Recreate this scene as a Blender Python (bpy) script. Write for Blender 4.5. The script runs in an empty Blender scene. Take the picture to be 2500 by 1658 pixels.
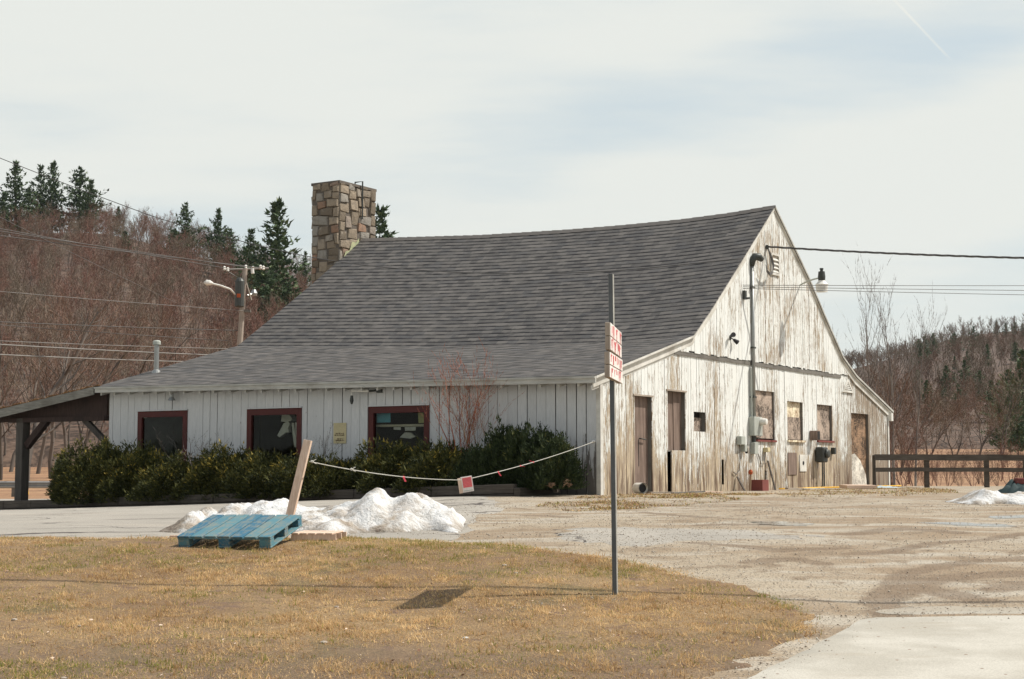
import bpy, math, random
import numpy as np
from mathutils import Vector, Matrix
random.seed(7); RNG = np.random.default_rng(7)
S = bpy.context.scene; COL = S.collection
# ------------------------------------------------------------------ camera
FOC, PCX, PCY, HOR = 3807.0, 1250.0, 829.0, 1149.5
PITCH = math.atan((HOR-PCY)/FOC); CT, ST = math.cos(PITCH), math.sin(PITCH)
CAM = np.array([0, 0, 1.65])
cd = bpy.data.cameras.new('camera'); cam = bpy.data.objects.new('camera', cd); COL.objects.link(cam)
cam.location = CAM; cam.rotation_euler = (math.pi/2+PITCH, 0, 0)
cd.sensor_width = 36; cd.lens = 36*FOC/2500; cd.clip_end = 20000; cd.clip_start = .1
S.camera = cam
# ------------------------------------------------------------------ light
SUNV = Vector((1.77, .31, 2.38)).normalized()
sl = bpy.data.lights.new('sun', 'SUN'); sl.energy = 5.0; sl.angle = math.radians(.53); sl.color = (1, .94, .85)
so = bpy.data.objects.new('sun', sl); COL.objects.link(so); so.rotation_euler = SUNV.to_track_quat('Z', 'Y').to_euler()
S.view_settings.view_transform = 'Standard'; S.view_settings.look = 'None'
S.view_settings.exposure = 0.1; S.view_settings.gamma = 1
# ------------------------------------------------------------------ node helper
class NT:
    def __init__(s, tree): s.t = tree; s.n = tree.nodes; s.l = tree.links
    def node(s, typ, **kw):
        n = s.n.new(typ)
        for k, v in kw.items(): setattr(n, k, v)
        return n
    def link(s, a, b):
        if isinstance(a, (int, float)): b.default_value = a
        elif isinstance(a, (tuple, list)): b.default_value = tuple(a)+((1,) if len(a) == 3 and b.type == 'RGBA' else ())
        else: s.l.new(a, b)
    def m(s, op, a, b=0.0, c=None, clamp=False):
        n = s.node('ShaderNodeMath', operation=op, use_clamp=clamp); s.link(a, n.inputs[0]); s.link(b, n.inputs[1])
        if c is not None: s.link(c, n.inputs[2])
        return n.outputs[0]
    def mix(s, f, a, b, mode='MIX'):
        n = s.node('ShaderNodeMix', data_type='RGBA', blend_type=mode); n.clamp_factor = True
        s.link(f, n.inputs[0]); s.link(a, n.inputs[6]); s.link(b, n.inputs[7]); return n.outputs[2]
    def ramp(s, x, a, b, lo=0.0, hi=1.0):
        n = s.node('ShaderNodeMapRange', interpolation_type='SMOOTHSTEP'); s.link(x, n.inputs[0])
        for i, v in enumerate((a, b, lo, hi)): n.inputs[i+1].default_value = v
        return n.outputs[0]
    def coord(s, kind='Object'): return s.node('ShaderNodeTexCoord').outputs[kind]
    def attr(s, name): return s.node('ShaderNodeAttribute', attribute_name=name)
    def scale(s, v, sc, off=(0, 0, 0), rot=(0, 0, 0)):
        n = s.node('ShaderNodeMapping'); s.link(v, n.inputs[0]); n.inputs[3].default_value = sc; n.inputs[1].default_value = off
        n.inputs[2].default_value = rot; return n.outputs[0]
    def noise(s, v, sc=1.0, det=4.0, rough=.55, dist=0.0):
        n = s.node('ShaderNodeTexNoise'); s.link(v, n.inputs['Vector']); n.inputs['Scale'].default_value = sc
        n.inputs['Detail'].default_value = det; n.inputs['Roughness'].default_value = rough; n.inputs['Distortion'].default_value = dist
        return n.outputs[0]
    def xyz(s, v):
        n = s.node('ShaderNodeSeparateXYZ'); s.link(v, n.inputs[0]); return n.outputs
    def comb(s, x, y, z):
        n = s.node('ShaderNodeCombineXYZ'); s.link(x, n.inputs[0]); s.link(y, n.inputs[1]); s.link(z, n.inputs[2]); return n.outputs[0]
    def white(s, v, dim='3D'):
        n = s.node('ShaderNodeTexWhiteNoise', noise_dimensions=dim); s.link(v, n.inputs['Vector' if dim != '1D' else 'W']); return n.outputs[0]
def mat(name, fn=None, col=(.5, .5, .5), rough=.8, metal=0.0, spec=.3, bump=None):
    m = bpy.data.materials.new(name); m.use_nodes = True; k = NT(m.node_tree)
    p = k.n['Principled BSDF']; p.inputs['Roughness'].default_value = rough; p.inputs['Metallic'].default_value = metal
    p.inputs['Specular IOR Level'].default_value = spec
    r = fn(k) if fn else None
    if r is None:                                      # gentle wear on a plain colour
        c = k.coord(); n1 = k.noise(c, 3.0, 5); n2 = k.noise(c, 35.0, 3)
        f = k.m('ADD', k.m('MULTIPLY', n1, .5), k.m('MULTIPLY', n2, .3))
        r = k.mix(k.ramp(f, .2, .6), tuple(x*.78 for x in col), tuple(min(1, x*1.12) for x in col))
    bumpv = None
    if isinstance(r, dict):
        if 'rough' in r: k.link(r['rough'], p.inputs['Roughness'])
        bumpv = r.get('bump'); bd = r.get('bd', .01); r = r['col']
    k.link(r, p.inputs['Base Color'])
    if bumpv is not None:
        b = k.node('ShaderNodeBump'); b.inputs['Distance'].default_value = bd; b.inputs['Strength'].default_value = 1
        k.link(bumpv, b.inputs['Height']); k.link(b.outputs[0], p.inputs['Normal'])
    return m
# ------------------------------------------------------------------ world: pale sky with thin cirrus
W = bpy.data.worlds.new('World'); S.world = W; W.use_nodes = True
k = NT(W.node_tree); k.n.clear()
sky = k.node('ShaderNodeTexSky', sky_type='NISHITA'); sky.sun_disc = False
sky.sun_elevation = math.radians(52.9); sky.sun_rotation = math.radians(80.1); sky.air_density = 1; sky.dust_density = 1.5
bg1 = k.node('ShaderNodeBackground'); k.link(sky.outputs[0], bg1.inputs[0]); bg1.inputs[1].default_value = .12
g = k.coord('Generated'); X, Y, Z = k.xyz(g)
yy = k.m('MAXIMUM', Y, .25); U = k.m('DIVIDE', X, yy); V = k.m('DIVIDE', Z, yy)          # direction, gnomonic round +Y
uv = k.comb(U, V, k.m('MULTIPLY', Y, .3))
warp = k.noise(k.scale(uv, (2.2, 5, 1)), 1.0, 3)
s1 = k.m('SUBTRACT', V, k.m('MULTIPLY', U, .24)); s1 = k.m('ADD', s1, k.m('MULTIPLY', k.m('SUBTRACT', warp, .5), .13))
def band(c, w):
    return k.ramp(k.m('ABSOLUTE', k.m('SUBTRACT', s1, c)), w*.15, w, 1.0, 0.0)
b = k.m('MULTIPLY', band(.225, .05), k.ramp(U, -.18, .08))
b2 = k.m('MULTIPLY', k.m('MULTIPLY', k.ramp(s1, .115, .05), k.ramp(U, .02, .16)), .75)
b3 = k.m('MULTIPLY', k.m('MULTIPLY', band(.205, .045), k.ramp(U, -.02, -.16)), .7)
fine = k.noise(k.scale(uv, (2.6, 17, 2), rot=(0, 0, -.26)), 1.0, 6, .6)
broad = k.noise(k.scale(uv, (1.8, 6, 1), rot=(0, 0, -.25), off=(3, 1, 0)), 1.0, 3)
blue = k.m('ADD', k.m('ADD', b, b2), b3)
cl = k.m('SUBTRACT', 1.0, k.m('MULTIPLY', blue, .62))
cl = k.m('ADD', cl, k.m('MULTIPLY', k.m('SUBTRACT', fine, .5), 1.9))
cl = k.m('ADD', cl, k.m('MULTIPLY', k.m('SUBTRACT', broad, .5), 1.1))
cl = k.ramp(cl, -.05, 1.0, .45, .98)
# old contrail: a short soft streak high on the right
du = k.m('SUBTRACT', U, .262); dv = k.m('SUBTRACT', V, .295)
al = k.m('ADD', k.m('MULTIPLY', du, .67), k.m('MULTIPLY', dv, -.742)); ac = k.m('ADD', k.m('MULTIPLY', du, .742), k.m('MULTIPLY', dv, .67))
tr = k.m('MULTIPLY', k.ramp(k.m('ABSOLUTE', ac), .0003, .0013, 1, 0), k.m('MULTIPLY', k.ramp(al, -.05, .0), k.ramp(al, .028, .04, 1, 0)))
cl = k.m('ADD', cl, k.m('MULTIPLY', tr, .24), clamp=True)
bg2 = k.node('ShaderNodeBackground'); bg2.inputs[0].default_value = (.765, .785, .745, 1); bg2.inputs[1].default_value = 1.0
blu = k.node('ShaderNodeBackground'); blu.inputs[0].default_value = (.47, .63, .69, 1); blu.inputs[1].default_value = 1.0
m0 = k.node('ShaderNodeMixShader'); k.link(k.ramp(Z, .31, .5, .55, .0), m0.inputs[0]); k.link(bg1.outputs[0], m0.inputs[1]); k.link(blu.outputs[0], m0.inputs[2])
mx = k.node('ShaderNodeMixShader'); cl = k.m('MULTIPLY', cl, k.ramp(Z, .31, .55, 1.0, .30)); k.link(cl, mx.inputs[0]); k.link(m0.outputs[0], mx.inputs[1]); k.link(bg2.outputs[0], mx.inputs[2])
wo = k.node('ShaderNodeOutputWorld'); k.link(mx.outputs[0], wo.inputs[0])
# ------------------------------------------------------------------ geometry helpers
def tag(o, label=None, cat=None, group=None, kind=None):
    if label: o['label'] = label
    if cat: o['category'] = cat
    if group: o['group'] = group
    if kind: o['kind'] = kind
    return o
def thing(name, label, cat, loc=(0, 0, 0), rz=0.0, group=None):
    o = bpy.data.objects.new(name, None); COL.objects.link(o); o.location = loc; o.rotation_euler = (0, 0, rz)
    o.empty_display_size = .2
    return tag(o, label, cat, group)
def rawmesh(name, V, F, mats, mi=None, parent=None, col=None, uv=None, smooth=False, cname='rnd'):
    me = bpy.data.meshes.new(name)
    if isinstance(V, np.ndarray) and isinstance(F, np.ndarray):
        nf, q = F.shape
        me.vertices.add(len(V)); me.vertices.foreach_set('co', V.astype(np.float32).ravel())
        me.loops.add(nf*q); me.loops.foreach_set('vertex_index', F.astype(np.int32).ravel())
        me.polygons.add(nf); me.polygons.foreach_set('loop_start', np.arange(0, nf*q, q, dtype=np.int32))
        me.update(calc_edges=True)
    else:
        me.from_pydata([tuple(v) for v in V], [], F); me.update()
    for m_ in (mats if isinstance(mats, (list, tuple)) else [mats]): me.materials.append(m_)
    if mi is not None: me.polygons.foreach_set('material_index', np.asarray(mi, dtype=np.int32))
    if col is not None:                                # one value per vertex
        a = me.color_attributes.new(cname, 'FLOAT_COLOR', 'POINT'); c = np.asarray(col, dtype=np.float32)
        a.data.foreach_set('color', np.stack([c, c, c, np.ones_like(c)], 1).ravel())
    if uv is not None:                                 # per vertex uv
        l = me.uv_layers.new(name='uv'); idx = np.empty(len(me.loops), dtype=np.int32); me.loops.foreach_get('vertex_index', idx)
        l.data.foreach_set('uv', np.asarray(uv, dtype=np.float32)[idx].ravel())
    if smooth: me.polygons.foreach_set('use_smooth', np.ones(len(me.polygons), dtype=bool))
    me.update()
    o = bpy.data.objects.new(name, me); COL.objects.link(o)
    if parent: o.parent = parent
    return o
class MB:
    """collects shapes for ONE mesh"""
    def __init__(s): s.v = []; s.f = []; s.m = []; s.c = []
    def add(s, V, F, mi=0, c=0.5):
        b = len(s.v); s.v += [tuple(x) for x in V]; s.f += [tuple(i+b for i in f) for f in F]; s.m += [mi]*len(F); s.c += [c]*len(V); return s
    def hexa(s, P, mi=0, c=.5):                        # 8 corners: 0-3 bottom loop, 4-7 top loop
        return s.add(P, [(3, 2, 1, 0), (4, 5, 6, 7), (0, 1, 5, 4), (1, 2, 6, 5), (2, 3, 7, 6), (3, 0, 4, 7)], mi, c)
    def box(s, a, b, mi=0, c=.5, M=None):
        (x0, y0, z0), (x1, y1, z1) = a, b
        P = [Vector(p) for p in ((x0, y0, z0), (x1, y0, z0), (x1, y1, z0), (x0, y1, z0), (x0, y0, z1), (x1, y0, z1), (x1, y1, z1), (x0, y1, z1))]
        if M is not None: P = [M @ p for p in P]
        return s.hexa(P, mi, c)
    def tube(s, pts, rad, n=8, mi=0, cap=True, c=.5):
        pts = [Vector(p) for p in pts]; N = len(pts)
        R = rad if isinstance(rad, (list, tuple)) else [rad]*N
        b = len(s.v); ref = None
        for i, p in enumerate(pts):
            d = (pts[min(i+1, N-1)]-pts[max(i-1, 0)]).normalized()
            if ref is None: ref = Vector((0, 0, 1)) if abs(d.z) < .9 else Vector((1, 0, 0))
            u = d.cross(ref).normalized(); w = u.cross(d).normalized(); ref = w
            for j in range(n):
                a = 2*math.pi*j/n; s.v.append(tuple(p+(u*math.cos(a)+w*math.sin(a))*R[i])); s.c.append(c)
        for i in range(N-1):
            for j in range(n):
                s.f.append((b+i*n+j, b+i*n+(j+1) % n, b+(i+1)*n+(j+1) % n, b+(i+1)*n+j)); s.m.append(mi)
        if cap:
            s.f.append(tuple(b+j for j in reversed(range(n)))); s.m.append(mi)
            s.f.append(tuple(b+(N-1)*n+j for j in range(n))); s.m.append(mi)
        return s
    def lathe(s, prof, c0, axis=(0, 0, 1), n=16, mi=0):
        q = Vector(axis).to_track_quat('Z', 'Y'); b = len(s.v); c0 = Vector(c0)
        for r, z in prof:
            for j in range(n):
                a = 2*math.pi*j/n; s.v.append(tuple(c0+q @ Vector((r*math.cos(a), r*math.sin(a), z)))); s.c.append(.5)
        for i in range(len(prof)-1):
            for j in range(n):
                s.f.append((b+i*n+j, b+i*n+(j+1) % n, b+(i+1)*n+(j+1) % n, b+(i+1)*n+j)); s.m.append(mi)
        s.f.append(tuple(b+j for j in reversed(range(n)))); s.m.append(mi)
        s.f.append(tuple(b+(len(prof)-1)*n+j for j in range(n))); s.m.append(mi)
        return s
    def build(s, name, mats, parent=None, smooth=False, bevel=0):
        o = rawmesh(name, s.v, s.f, mats, s.m, parent, col=s.c, smooth=smooth)
        if bevel:
            b = o.modifiers.new('bevel', 'BEVEL'); b.width = bevel; b.segments = 1; b.limit_method = 'ANGLE'
        return o
def copy_tree(o, loc, rz=0.0, sc=None, label=None):
    c = o.copy(); COL.objects.link(c); c.location = loc; c.rotation_euler = (0, 0, rz)
    if sc is not None: c.scale = sc if isinstance(sc, tuple) else (sc, sc, sc)
    if label: c['label'] = label
    for ch in list(o.children):
        d = ch.copy(); COL.objects.link(d); d.parent = c
    return c
# ------------------------------------------------------------------ survey: photo rays meet real planes
def ray(px, py):
    u = (px-PCX)/FOC; v = -(py-PCY)/FOC
    return np.array([u, CT-v*ST, ST+v*CT])
def at(px, py, Y):
    d = ray(px, py); return Vector(CAM+d*(Y/d[1]))
C0 = np.array([1.804, 32.4]); Z0 = 1.17
GD = np.array([.52763, .84947]); FD = np.array([-.84947, .52763]); ROT = math.atan2(GD[1], GD[0])
def G(px, py, off=0.0):            # gable wall plane -> (local x, world z)
    d = ray(px, py); o = CAM[:2]-C0-FD*off; t = -(o@FD)/(d[:2]@FD); p = o+t*d[:2]; return p@GD, CAM[2]+t*d[2]
def F(px, py, off=0.0):            # front wall plane -> (local y, world z)
    d = ray(px, py); o = CAM[:2]-C0-GD*off; t = -(o@GD)/(d[:2]@GD); p = o+t*d[:2]; return p@FD, CAM[2]+t*d[2]
def B(x, y, z=None):               # barn local -> world
    p = C0+GD*x+FD*y; return Vector((p[0], p[1], 0 if z is None else z))
# terrain
gY = np.array([-60, 5, 11, 15, 18.5, 24, 32, 46, 52, 62, 75, 110, 200, 400, 4000.])
gR = np.array([0, 0, .16, .43, .745, .97, 1.15, 1.17, 1.15, .85, .9, 1.9, 4.4, 6, 10.])
gL = np.array([0, 0, .16, .43, .745, .95, 1.13, 1.05, .75, .48, .45, 1.5, 4.4, 6, 10.])
def sm(a, b, x): t = np.clip((x-a)/(b-a), 0, 1); return t*t*(3-2*t)
def gz(X, Y):
    X = np.asarray(X, float); Y = np.asarray(Y, float)
    zr = np.interp(Y, gY, gR); zl = np.interp(Y, gY, gL)
    w = sm(-9, 0, X-(Y-45)*.06*(Y > 45)); z = zr*w+zl*(1-w)
    z = z-.033*np.clip(-X, 0, 16)*sm(18, 36, Y)*(1-sm(45, 60, Y))
    n = .018*np.sin(X*.9+1.3*np.sin(Y*.31))*np.sin(Y*.7+X*.23)+.012*np.sin(X*2.1+Y*1.3)*np.sin(Y*1.7-X*.6)
    return z+n*sm(8, 14, Y)*(1-sm(28, 33, Y))
def ground_hit(px, py, dz=0.0):
    d = ray(px, py); t0 = 4.0
    for t in np.arange(4, 400, .05):
        p = CAM+d*t
        if p[2] <= gz(p[0], p[1])+dz: break
    return Vector((p[0], p[1], float(gz(p[0], p[1]))))
# ------------------------------------------------------------------ materials
def f_ground(k):
    c = k.coord(); n1 = k.noise(c, .35, 5, .6); n2 = k.noise(c, 2.2, 6, .65); n3 = k.noise(c, 38, 3, .7)
    n4 = k.noise(k.scale(c, (.5, 2.2, 1), rot=(0, 0, .15)), .9, 5, .6)
    a = k.mix(k.ramp(n1, .4, .6), (.29, .22, .145), (.38, .32, .235))
    a = k.mix(k.ramp(n4, .45, .62), a, (.42, .375, .30))
    a = k.mix(k.ramp(n2, .52, .66), a, (.235, .18, .12))
    v = k.node('ShaderNodeTexVoronoi'); k.link(c, v.inputs['Vector']); v.inputs['Scale'].default_value = 26
    st = k.ramp(v.outputs['Distance'], .12, .38, 1, 0)
    a = k.mix(k.m('MULTIPLY', k.ramp(n3, .45, .7), .55), a, (.16, .12, .085))
    cel = k.xyz(v.outputs['Color'])[0]
    a = k.mix(k.m('MULTIPLY', st, k.ramp(cel, .55, .95, 0, .7)), a, (.48, .45, .39))
    mud = k.xyz(k.attr('mud').outputs['Color'])[0]
    mudf = k.ramp(k.m('ADD', mud, k.m('MULTIPLY', k.m('SUBTRACT', k.noise(k.scale(c, (.8, 3, 1)), 1.6, 6, .7), .5), 1.1)), .34, .62)
    a = k.mix(k.m('MULTIPLY', mudf, .66), a, (.17, .122, .08))
    far = k.xyz(c)[1]
    fld = k.mix(k.ramp(k.noise(k.scale(c, (.05, .4, 1)), 1, 5, .6), .35, .65), (.27, .15, .085), (.36, .22, .12))
    fld = k.mix(k.m('MULTIPLY', k.ramp(k.noise(c, 2.5, 4, .7), .5, .7), .5), fld, (.16, .10, .06))
    a = k.mix(k.ramp(k.m('ADD', far, k.m('MULTIPLY', n1, 8)), 53, 60), a, fld)
    h = k.m('ADD', k.m('MULTIPLY', n3, .5), k.m('ADD', k.m('MULTIPLY', st, .5), k.m('MULTIPLY', n2, 1.2)))
    return dict(col=a, bump=h, bd=.025, rough=.95)
def f_asphalt(k):
    c = k.coord(); n1 = k.noise(c, .4, 5, .6); n3 = k.noise(c, 45, 3, .8); n2 = k.noise(k.scale(c, (.4, 2.5, 1)), .8, 5, .6)
    a = k.mix(k.ramp(n1, .35, .65), (.33, .305, .26), (.41, .38, .325)); a = k.mix(k.ramp(n2, .5, .7), a, (.40, .36, .30))
    a = k.mix(k.m('MULTIPLY', k.ramp(n3, .4, .62), .5), a, (.15, .14, .125))
    w = k.noise(c, 1.3, 3, .6); cv = k.scale(c, (.22, .75, 1), off=(.3, .17, 0))
    v = k.node('ShaderNodeTexVoronoi', feature='DISTANCE_TO_EDGE')
    cc = k.node('ShaderNodeVectorMath', operation='ADD'); k.link(cv, cc.inputs[0]); k.link(k.comb(k.m('MULTIPLY', w, .55), k.m('MULTIPLY', w, .8), 0), cc.inputs[1])
    k.link(cc.outputs[0], v.inputs['Vector']); v.inputs['Scale'].default_value = 1.0
    crack = k.m('MULTIPLY', k.ramp(v.outputs['Distance'], .006, .022, 1, 0), k.ramp(k.noise(c, .6, 2), .45, .55))
    a = k.mix(k.m('MULTIPLY', crack, .9), a, (.055, .045, .04))
    return dict(col=a, bump=k.m('SUBTRACT', k.m('MULTIPLY', n3, .3), crack), bd=.02, rough=.9)
def f_pave(k):
    c = k.coord(); n1 = k.noise(c, .8, 5, .6); n3 = k.noise(c, 60, 3, .8)
    n6 = k.noise(k.scale(c, (.35, 1.4, 1)), 1.0, 6, .7); a = k.mix(k.ramp(n1, .4, .6), (.40, .375, .315), (.50, .475, .41)); a = k.mix(k.ramp(n6, .55, .72, 0, .6), a, (.34, .295, .225)); y_ = k.xyz(c)[1]; edg = k.ramp(k.m('ADD', y_, k.m('MULTIPLY', n6, .7)), 14.3, 14.75, 0, .7); a = k.mix(edg, a, (.33, .28, .21))
    a = k.mix(k.m('MULTIPLY', k.ramp(n3, .42, .65), .38), a, (.23, .215, .18))
    v = k.node('ShaderNodeTexVoronoi'); k.link(c, v.inputs['Vector']); v.inputs['Scale'].default_value = 9; v.inputs['Randomness'].default_value = 1
    sp = k.m('MULTIPLY', k.ramp(v.outputs['Distance'], .09, .16, 1, 0), k.ramp(k.xyz(v.outputs['Color'])[1], .72, .75))
    a = k.mix(sp, a, (.20, .13, .09))
    return dict(col=a, bump=k.m('ADD', k.m('MULTIPLY', n3, .5), n1), bd=.008, rough=.9)
def f_lawn(k):
    c = k.coord(); n1 = k.noise(c, .5, 5, .6); n2 = k.noise(c, 3.5, 5, .7); n3 = k.noise(k.scale(c, (1, 1.6, 1)), 48, 3, .75)
    a = k.mix(k.ramp(n1, .38, .62), (.268, .170, .088), (.385, .262, .135)); a = k.mix(k.ramp(n2, .52, .66), a, (.22, .14, .095))
    ol = k.noise(c, 1.1, 5, .65, .4); a = k.mix(k.ramp(ol, .52, .66, 0, .7), a, (.145, .128, .05)); a = k.mix(k.ramp(k.m('ADD', k.xyz(c)[1], k.m('MULTIPLY', n1, 2.5)), 15.0, 13.2, 0, .6), a, (.20, .14, .095)); n5 = k.noise(c, 9, 4, .7); a = k.mix(k.ramp(n5, .57, .68, 0, .5), a, (.17, .12, .06)); mb_ = k.m('MULTIPLY', k.ramp(k.xyz(c)[1], 12.6, 11.0), k.ramp(n2, .42, .56)); a = k.mix(k.m('MULTIPLY', mb_, .8), a, (.17, .115, .08)); a = k.mix(k.ramp(n5, .42, .3, 0, .6), a, (.42, .31, .18))
    a = k.mix(k.m('MULTIPLY', k.ramp(n3, .42, .6), .75), a, (.085, .058, .034)); a = k.mix(k.ramp(n3, .62, .72, 0, .8), a, (.52, .42, .27))
    return dict(col=a, bump=k.m('ADD', n3, k.m('MULTIPLY', n2, 1.5)), bd=.014, rough=.95)
def f_peel(shade):
    def fn(k):
        c = k.coord(); x, y, z = k.xyz(c); along = x if not shade else y
        r = k.xyz(k.attr('rnd').outputs['Color'])[0]; ro = k.m('MULTIPLY', r, 37.0)
        v = k.comb(k.m('ADD', along, ro), z, ro)
        streak = k.noise(k.scale(v, (22, 1.3, 1)), 1.0, 6, .68)
        fleck = k.noise(k.scale(v, (38, 4.2, 1)), 1.0, 5, .7)
        big = k.noise(k.scale(c, (.55, .55, .38), off=(2.3, 0, 5)), 1.0, 3, .5)
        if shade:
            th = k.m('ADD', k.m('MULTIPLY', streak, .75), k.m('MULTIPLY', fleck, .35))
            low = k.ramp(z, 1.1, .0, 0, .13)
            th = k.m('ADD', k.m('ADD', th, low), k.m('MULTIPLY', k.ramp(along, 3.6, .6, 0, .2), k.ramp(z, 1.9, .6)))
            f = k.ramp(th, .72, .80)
            paint = k.mix(k.ramp(fleck, .3, .7), (.50, .515, .52), (.60, .61, .61)); paint = k.mix(k.m('MULTIPLY', r, .3), paint, (.44, .45, .45))  # front paint greyed and darkened, putting the wall's shade into the colour
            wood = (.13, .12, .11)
        else:
            low = k.m('ADD', k.ramp(z, 1.35, .0, 0, .19), k.ramp(along, 13.5, 16.0, 0, .12))
            lft = k.m('MULTIPLY', k.ramp(along, 4.6, 1.6), k.ramp(k.noise(k.scale(c, (1.3, 1, .35)), 1, 2), .4, .6, .0, .11))
            th = k.m('ADD', k.m('MULTIPLY', streak, .50), k.m('MULTIPLY', fleck, .66)); th = k.m('ADD', th, k.m('MULTIPLY', big, .52))
            th = k.m('ADD', k.m('ADD', th, low), lft); th = k.m('ADD', th, k.m('MULTIPLY', k.m('MULTIPLY', k.ramp(z, 3.2, 3.3), k.ramp(along, 6.5, 8.5)), .038)); th = k.m('ADD', th, k.m('MULTIPLY', k.m('SUBTRACT', k.white(k.comb(r, 0, 0)), .5), .07))
            f = k.ramp(th, .899, .923)
            paint = k.mix(k.ramp(fleck, .35, .7), (.66, .68, .655), (.79, .80, .775)); paint = k.mix(k.m('MULTIPLY', r, .3), paint, (.66, .66, .61))
            wood = k.mix(k.ramp(streak, .4, .6), (.52, .43, .30), (.33, .27, .205)); wood = k.mix(k.ramp(fleck, .52, .62, 0, .6), wood, (.20, .145, .10))
            wood = k.mix(k.ramp(along, 13.2, 15.5, 0, .75), wood, (.23, .19, .15))
            dk = k.m('MULTIPLY', k.ramp(z, .95, .25), k.ramp(k.noise(k.scale(v, (7, .9, 1)), 1, 4), .44, .62))
            wood = k.mix(k.m('MULTIPLY', dk, .9), wood, (.12, .075, .05))
        col = k.mix(f, paint, wood)
        grain = k.noise(k.scale(v, (150, 2.2, 1)), 1.0, 4, .7)
        col = k.mix(k.m('MULTIPLY', k.ramp(grain, .6, .72), .38), col, (.26, .22, .18))
        col = k.mix(k.ramp(k.noise(k.scale(v, (14, 9, 3)), 1, 2), .74, .78, 0, .6), col, (.13, .11, .1))
        return dict(col=col, bump=k.m('SUBTRACT', k.m('MULTIPLY', grain, .4), f), bd=.003, rough=.85)
    return fn
def f_wood(a, b_, dark=(.05, .035, .025), ax=(40, 40, 1.2)):
    def fn(k):
        c = k.coord(); n = k.noise(k.scale(c, ax), 1.0, 6, .65); m2 = k.noise(c, 1.7, 4)
        col = k.mix(k.ramp(n, .3, .7), a, b_); col = k.mix(k.ramp(m2, .45, .7, 0, .45), col, dark)
        return dict(col=col, bump=n, bd=.004)
    return fn
def f_shingle(k):
    u = k.coord('UV'); x, y, z = k.xyz(u)
    row = k.m('FLOOR', k.m('ADD', y, .0001)); off = k.m('MULTIPLY', k.white(row, '1D'), 5.0)
    xs = k.m('DIVIDE', k.m('ADD', x, off), .24); wj = k.noise(k.comb(k.m('MULTIPLY', x, .8), row, 0), 1.0, 1)
    xs = k.m('ADD', xs, wj); tab = k.m('FLOOR', xs); rn = k.white(k.comb(tab, row, 3.0))
    rn2 = k.white(k.comb(k.m('FLOOR', k.m('MULTIPLY', xs, .8)), row, 9.0))
    base = k.mix(rn, (.058, .056, .054), (.118, .110, .101)); base = k.mix(k.ramp(rn2, .6, .95, 0, .5), base, (.155, .145, .132))
    base = k.mix(k.ramp(rn2, .35, .05, 0, .5), base, (.062, .065, .07))
    n = k.noise(k.coord(), 90, 2, .8); base = k.mix(k.ramp(n, .4, .7, 0, .4), base, (.19, .18, .17))
    st = k.noise(k.scale(k.coord(), (.25, .9, .25)), 1.0, 5, .6); base = k.mix(k.ramp(st, .5, .75, 0, .3), base, (.16, .15, .14))
    fy = k.m('SUBTRACT', y, row); gap = k.m('MULTIPLY', k.ramp(fy, .12, .34, 1, 0), k.ramp(k.noise(k.comb(k.m('MULTIPLY', x, 3.2), k.m('MULTIPLY', row, 7.3), 2), 1.0, 3), .36, .58, .25, .95))  # dark line painted along each butt edge, standing for its shaded face
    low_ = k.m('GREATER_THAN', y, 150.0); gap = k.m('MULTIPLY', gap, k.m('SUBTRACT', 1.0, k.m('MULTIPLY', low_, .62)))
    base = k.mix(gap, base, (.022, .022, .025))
    return dict(col=base, bump=n, bd=.004, rough=.95)
def f_stone(k):
    c = k.coord(); w = k.noise(c, 2.0, 3, .6); v = k.node('ShaderNodeTexVoronoi'); r_ = k.xyz(k.attr('rnd').outputs['Color'])[0]
    col = k.mix(k.ramp(r_, 0, .45), (.16, .13, .095), (.33, .27, .20)); col = k.mix(k.ramp(r_, .5, .7), col, (.29, .27, .235))
    col = k.mix(k.ramp(r_, .86, .96), col, (.30, .19, .13))
    col = k.mix(k.ramp(k.noise(c, 6, 5, .7), .45, .7, 0, .7), col, (.15, .125, .10)); col = k.mix(k.ramp(k.noise(c, 3, 5, .7), .58, .7, 0, .6), col, (.40, .35, .28))
    return dict(col=col, bump=k.noise(c, 14, 5, .7), bd=.03, rough=.95)
def f_snow(k):
    c = k.coord(); n = k.noise(c, 2.3, 6, .62, .5); n2 = k.noise(c, 22, 4, .7); x = k.xyz(c)[0]; z = k.xyz(c)[2]
    d = k.m('ADD', n, k.ramp(x, -1.1, -2.1, 0, .2)); d = k.m('ADD', d, k.ramp(z, .28, -.02, 0, .07))
    col = k.mix(k.ramp(d, .47, .70), (.71, .715, .70), (.36, .30, .23)); col = k.mix(k.ramp(n2, .48, .72, 0, .5), col, (.50, .46, .40)); n9 = k.noise(c, 90, 2, .8); col = k.mix(k.ramp(n9, .64, .72, 0, .55), col, (.2, .16, .12)); col = k.mix(k.m('MULTIPLY', k.ramp(z, .1, -.03), k.ramp(n, .4, .55)), col, (.30, .26, .21)); col = k.mix(k.m('MULTIPLY', k.ramp(d, .66, .74), k.ramp(n2, .4, .6)), col, (.13, .09, .06))
    return dict(col=col, bump=k.m('ADD', n, k.m('MULTIPLY', n2, .6)), bd=.08, rough=.6)
def f_leaf(a, b_, tip):
    def fn(k):
        r = k.xyz(k.attr('rnd').outputs['Color'])[0]
        col = k.mix(k.ramp(r, .0, .6), a, b_); return k.mix(k.ramp(r, .72, 1.0), col, tip)
    return fn
def f_twig(a, b_):
    def fn(k):
        r = k.xyz(k.attr('rnd').outputs['Color'])[0]; return k.mix(r, a, b_)
    return fn
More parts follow.
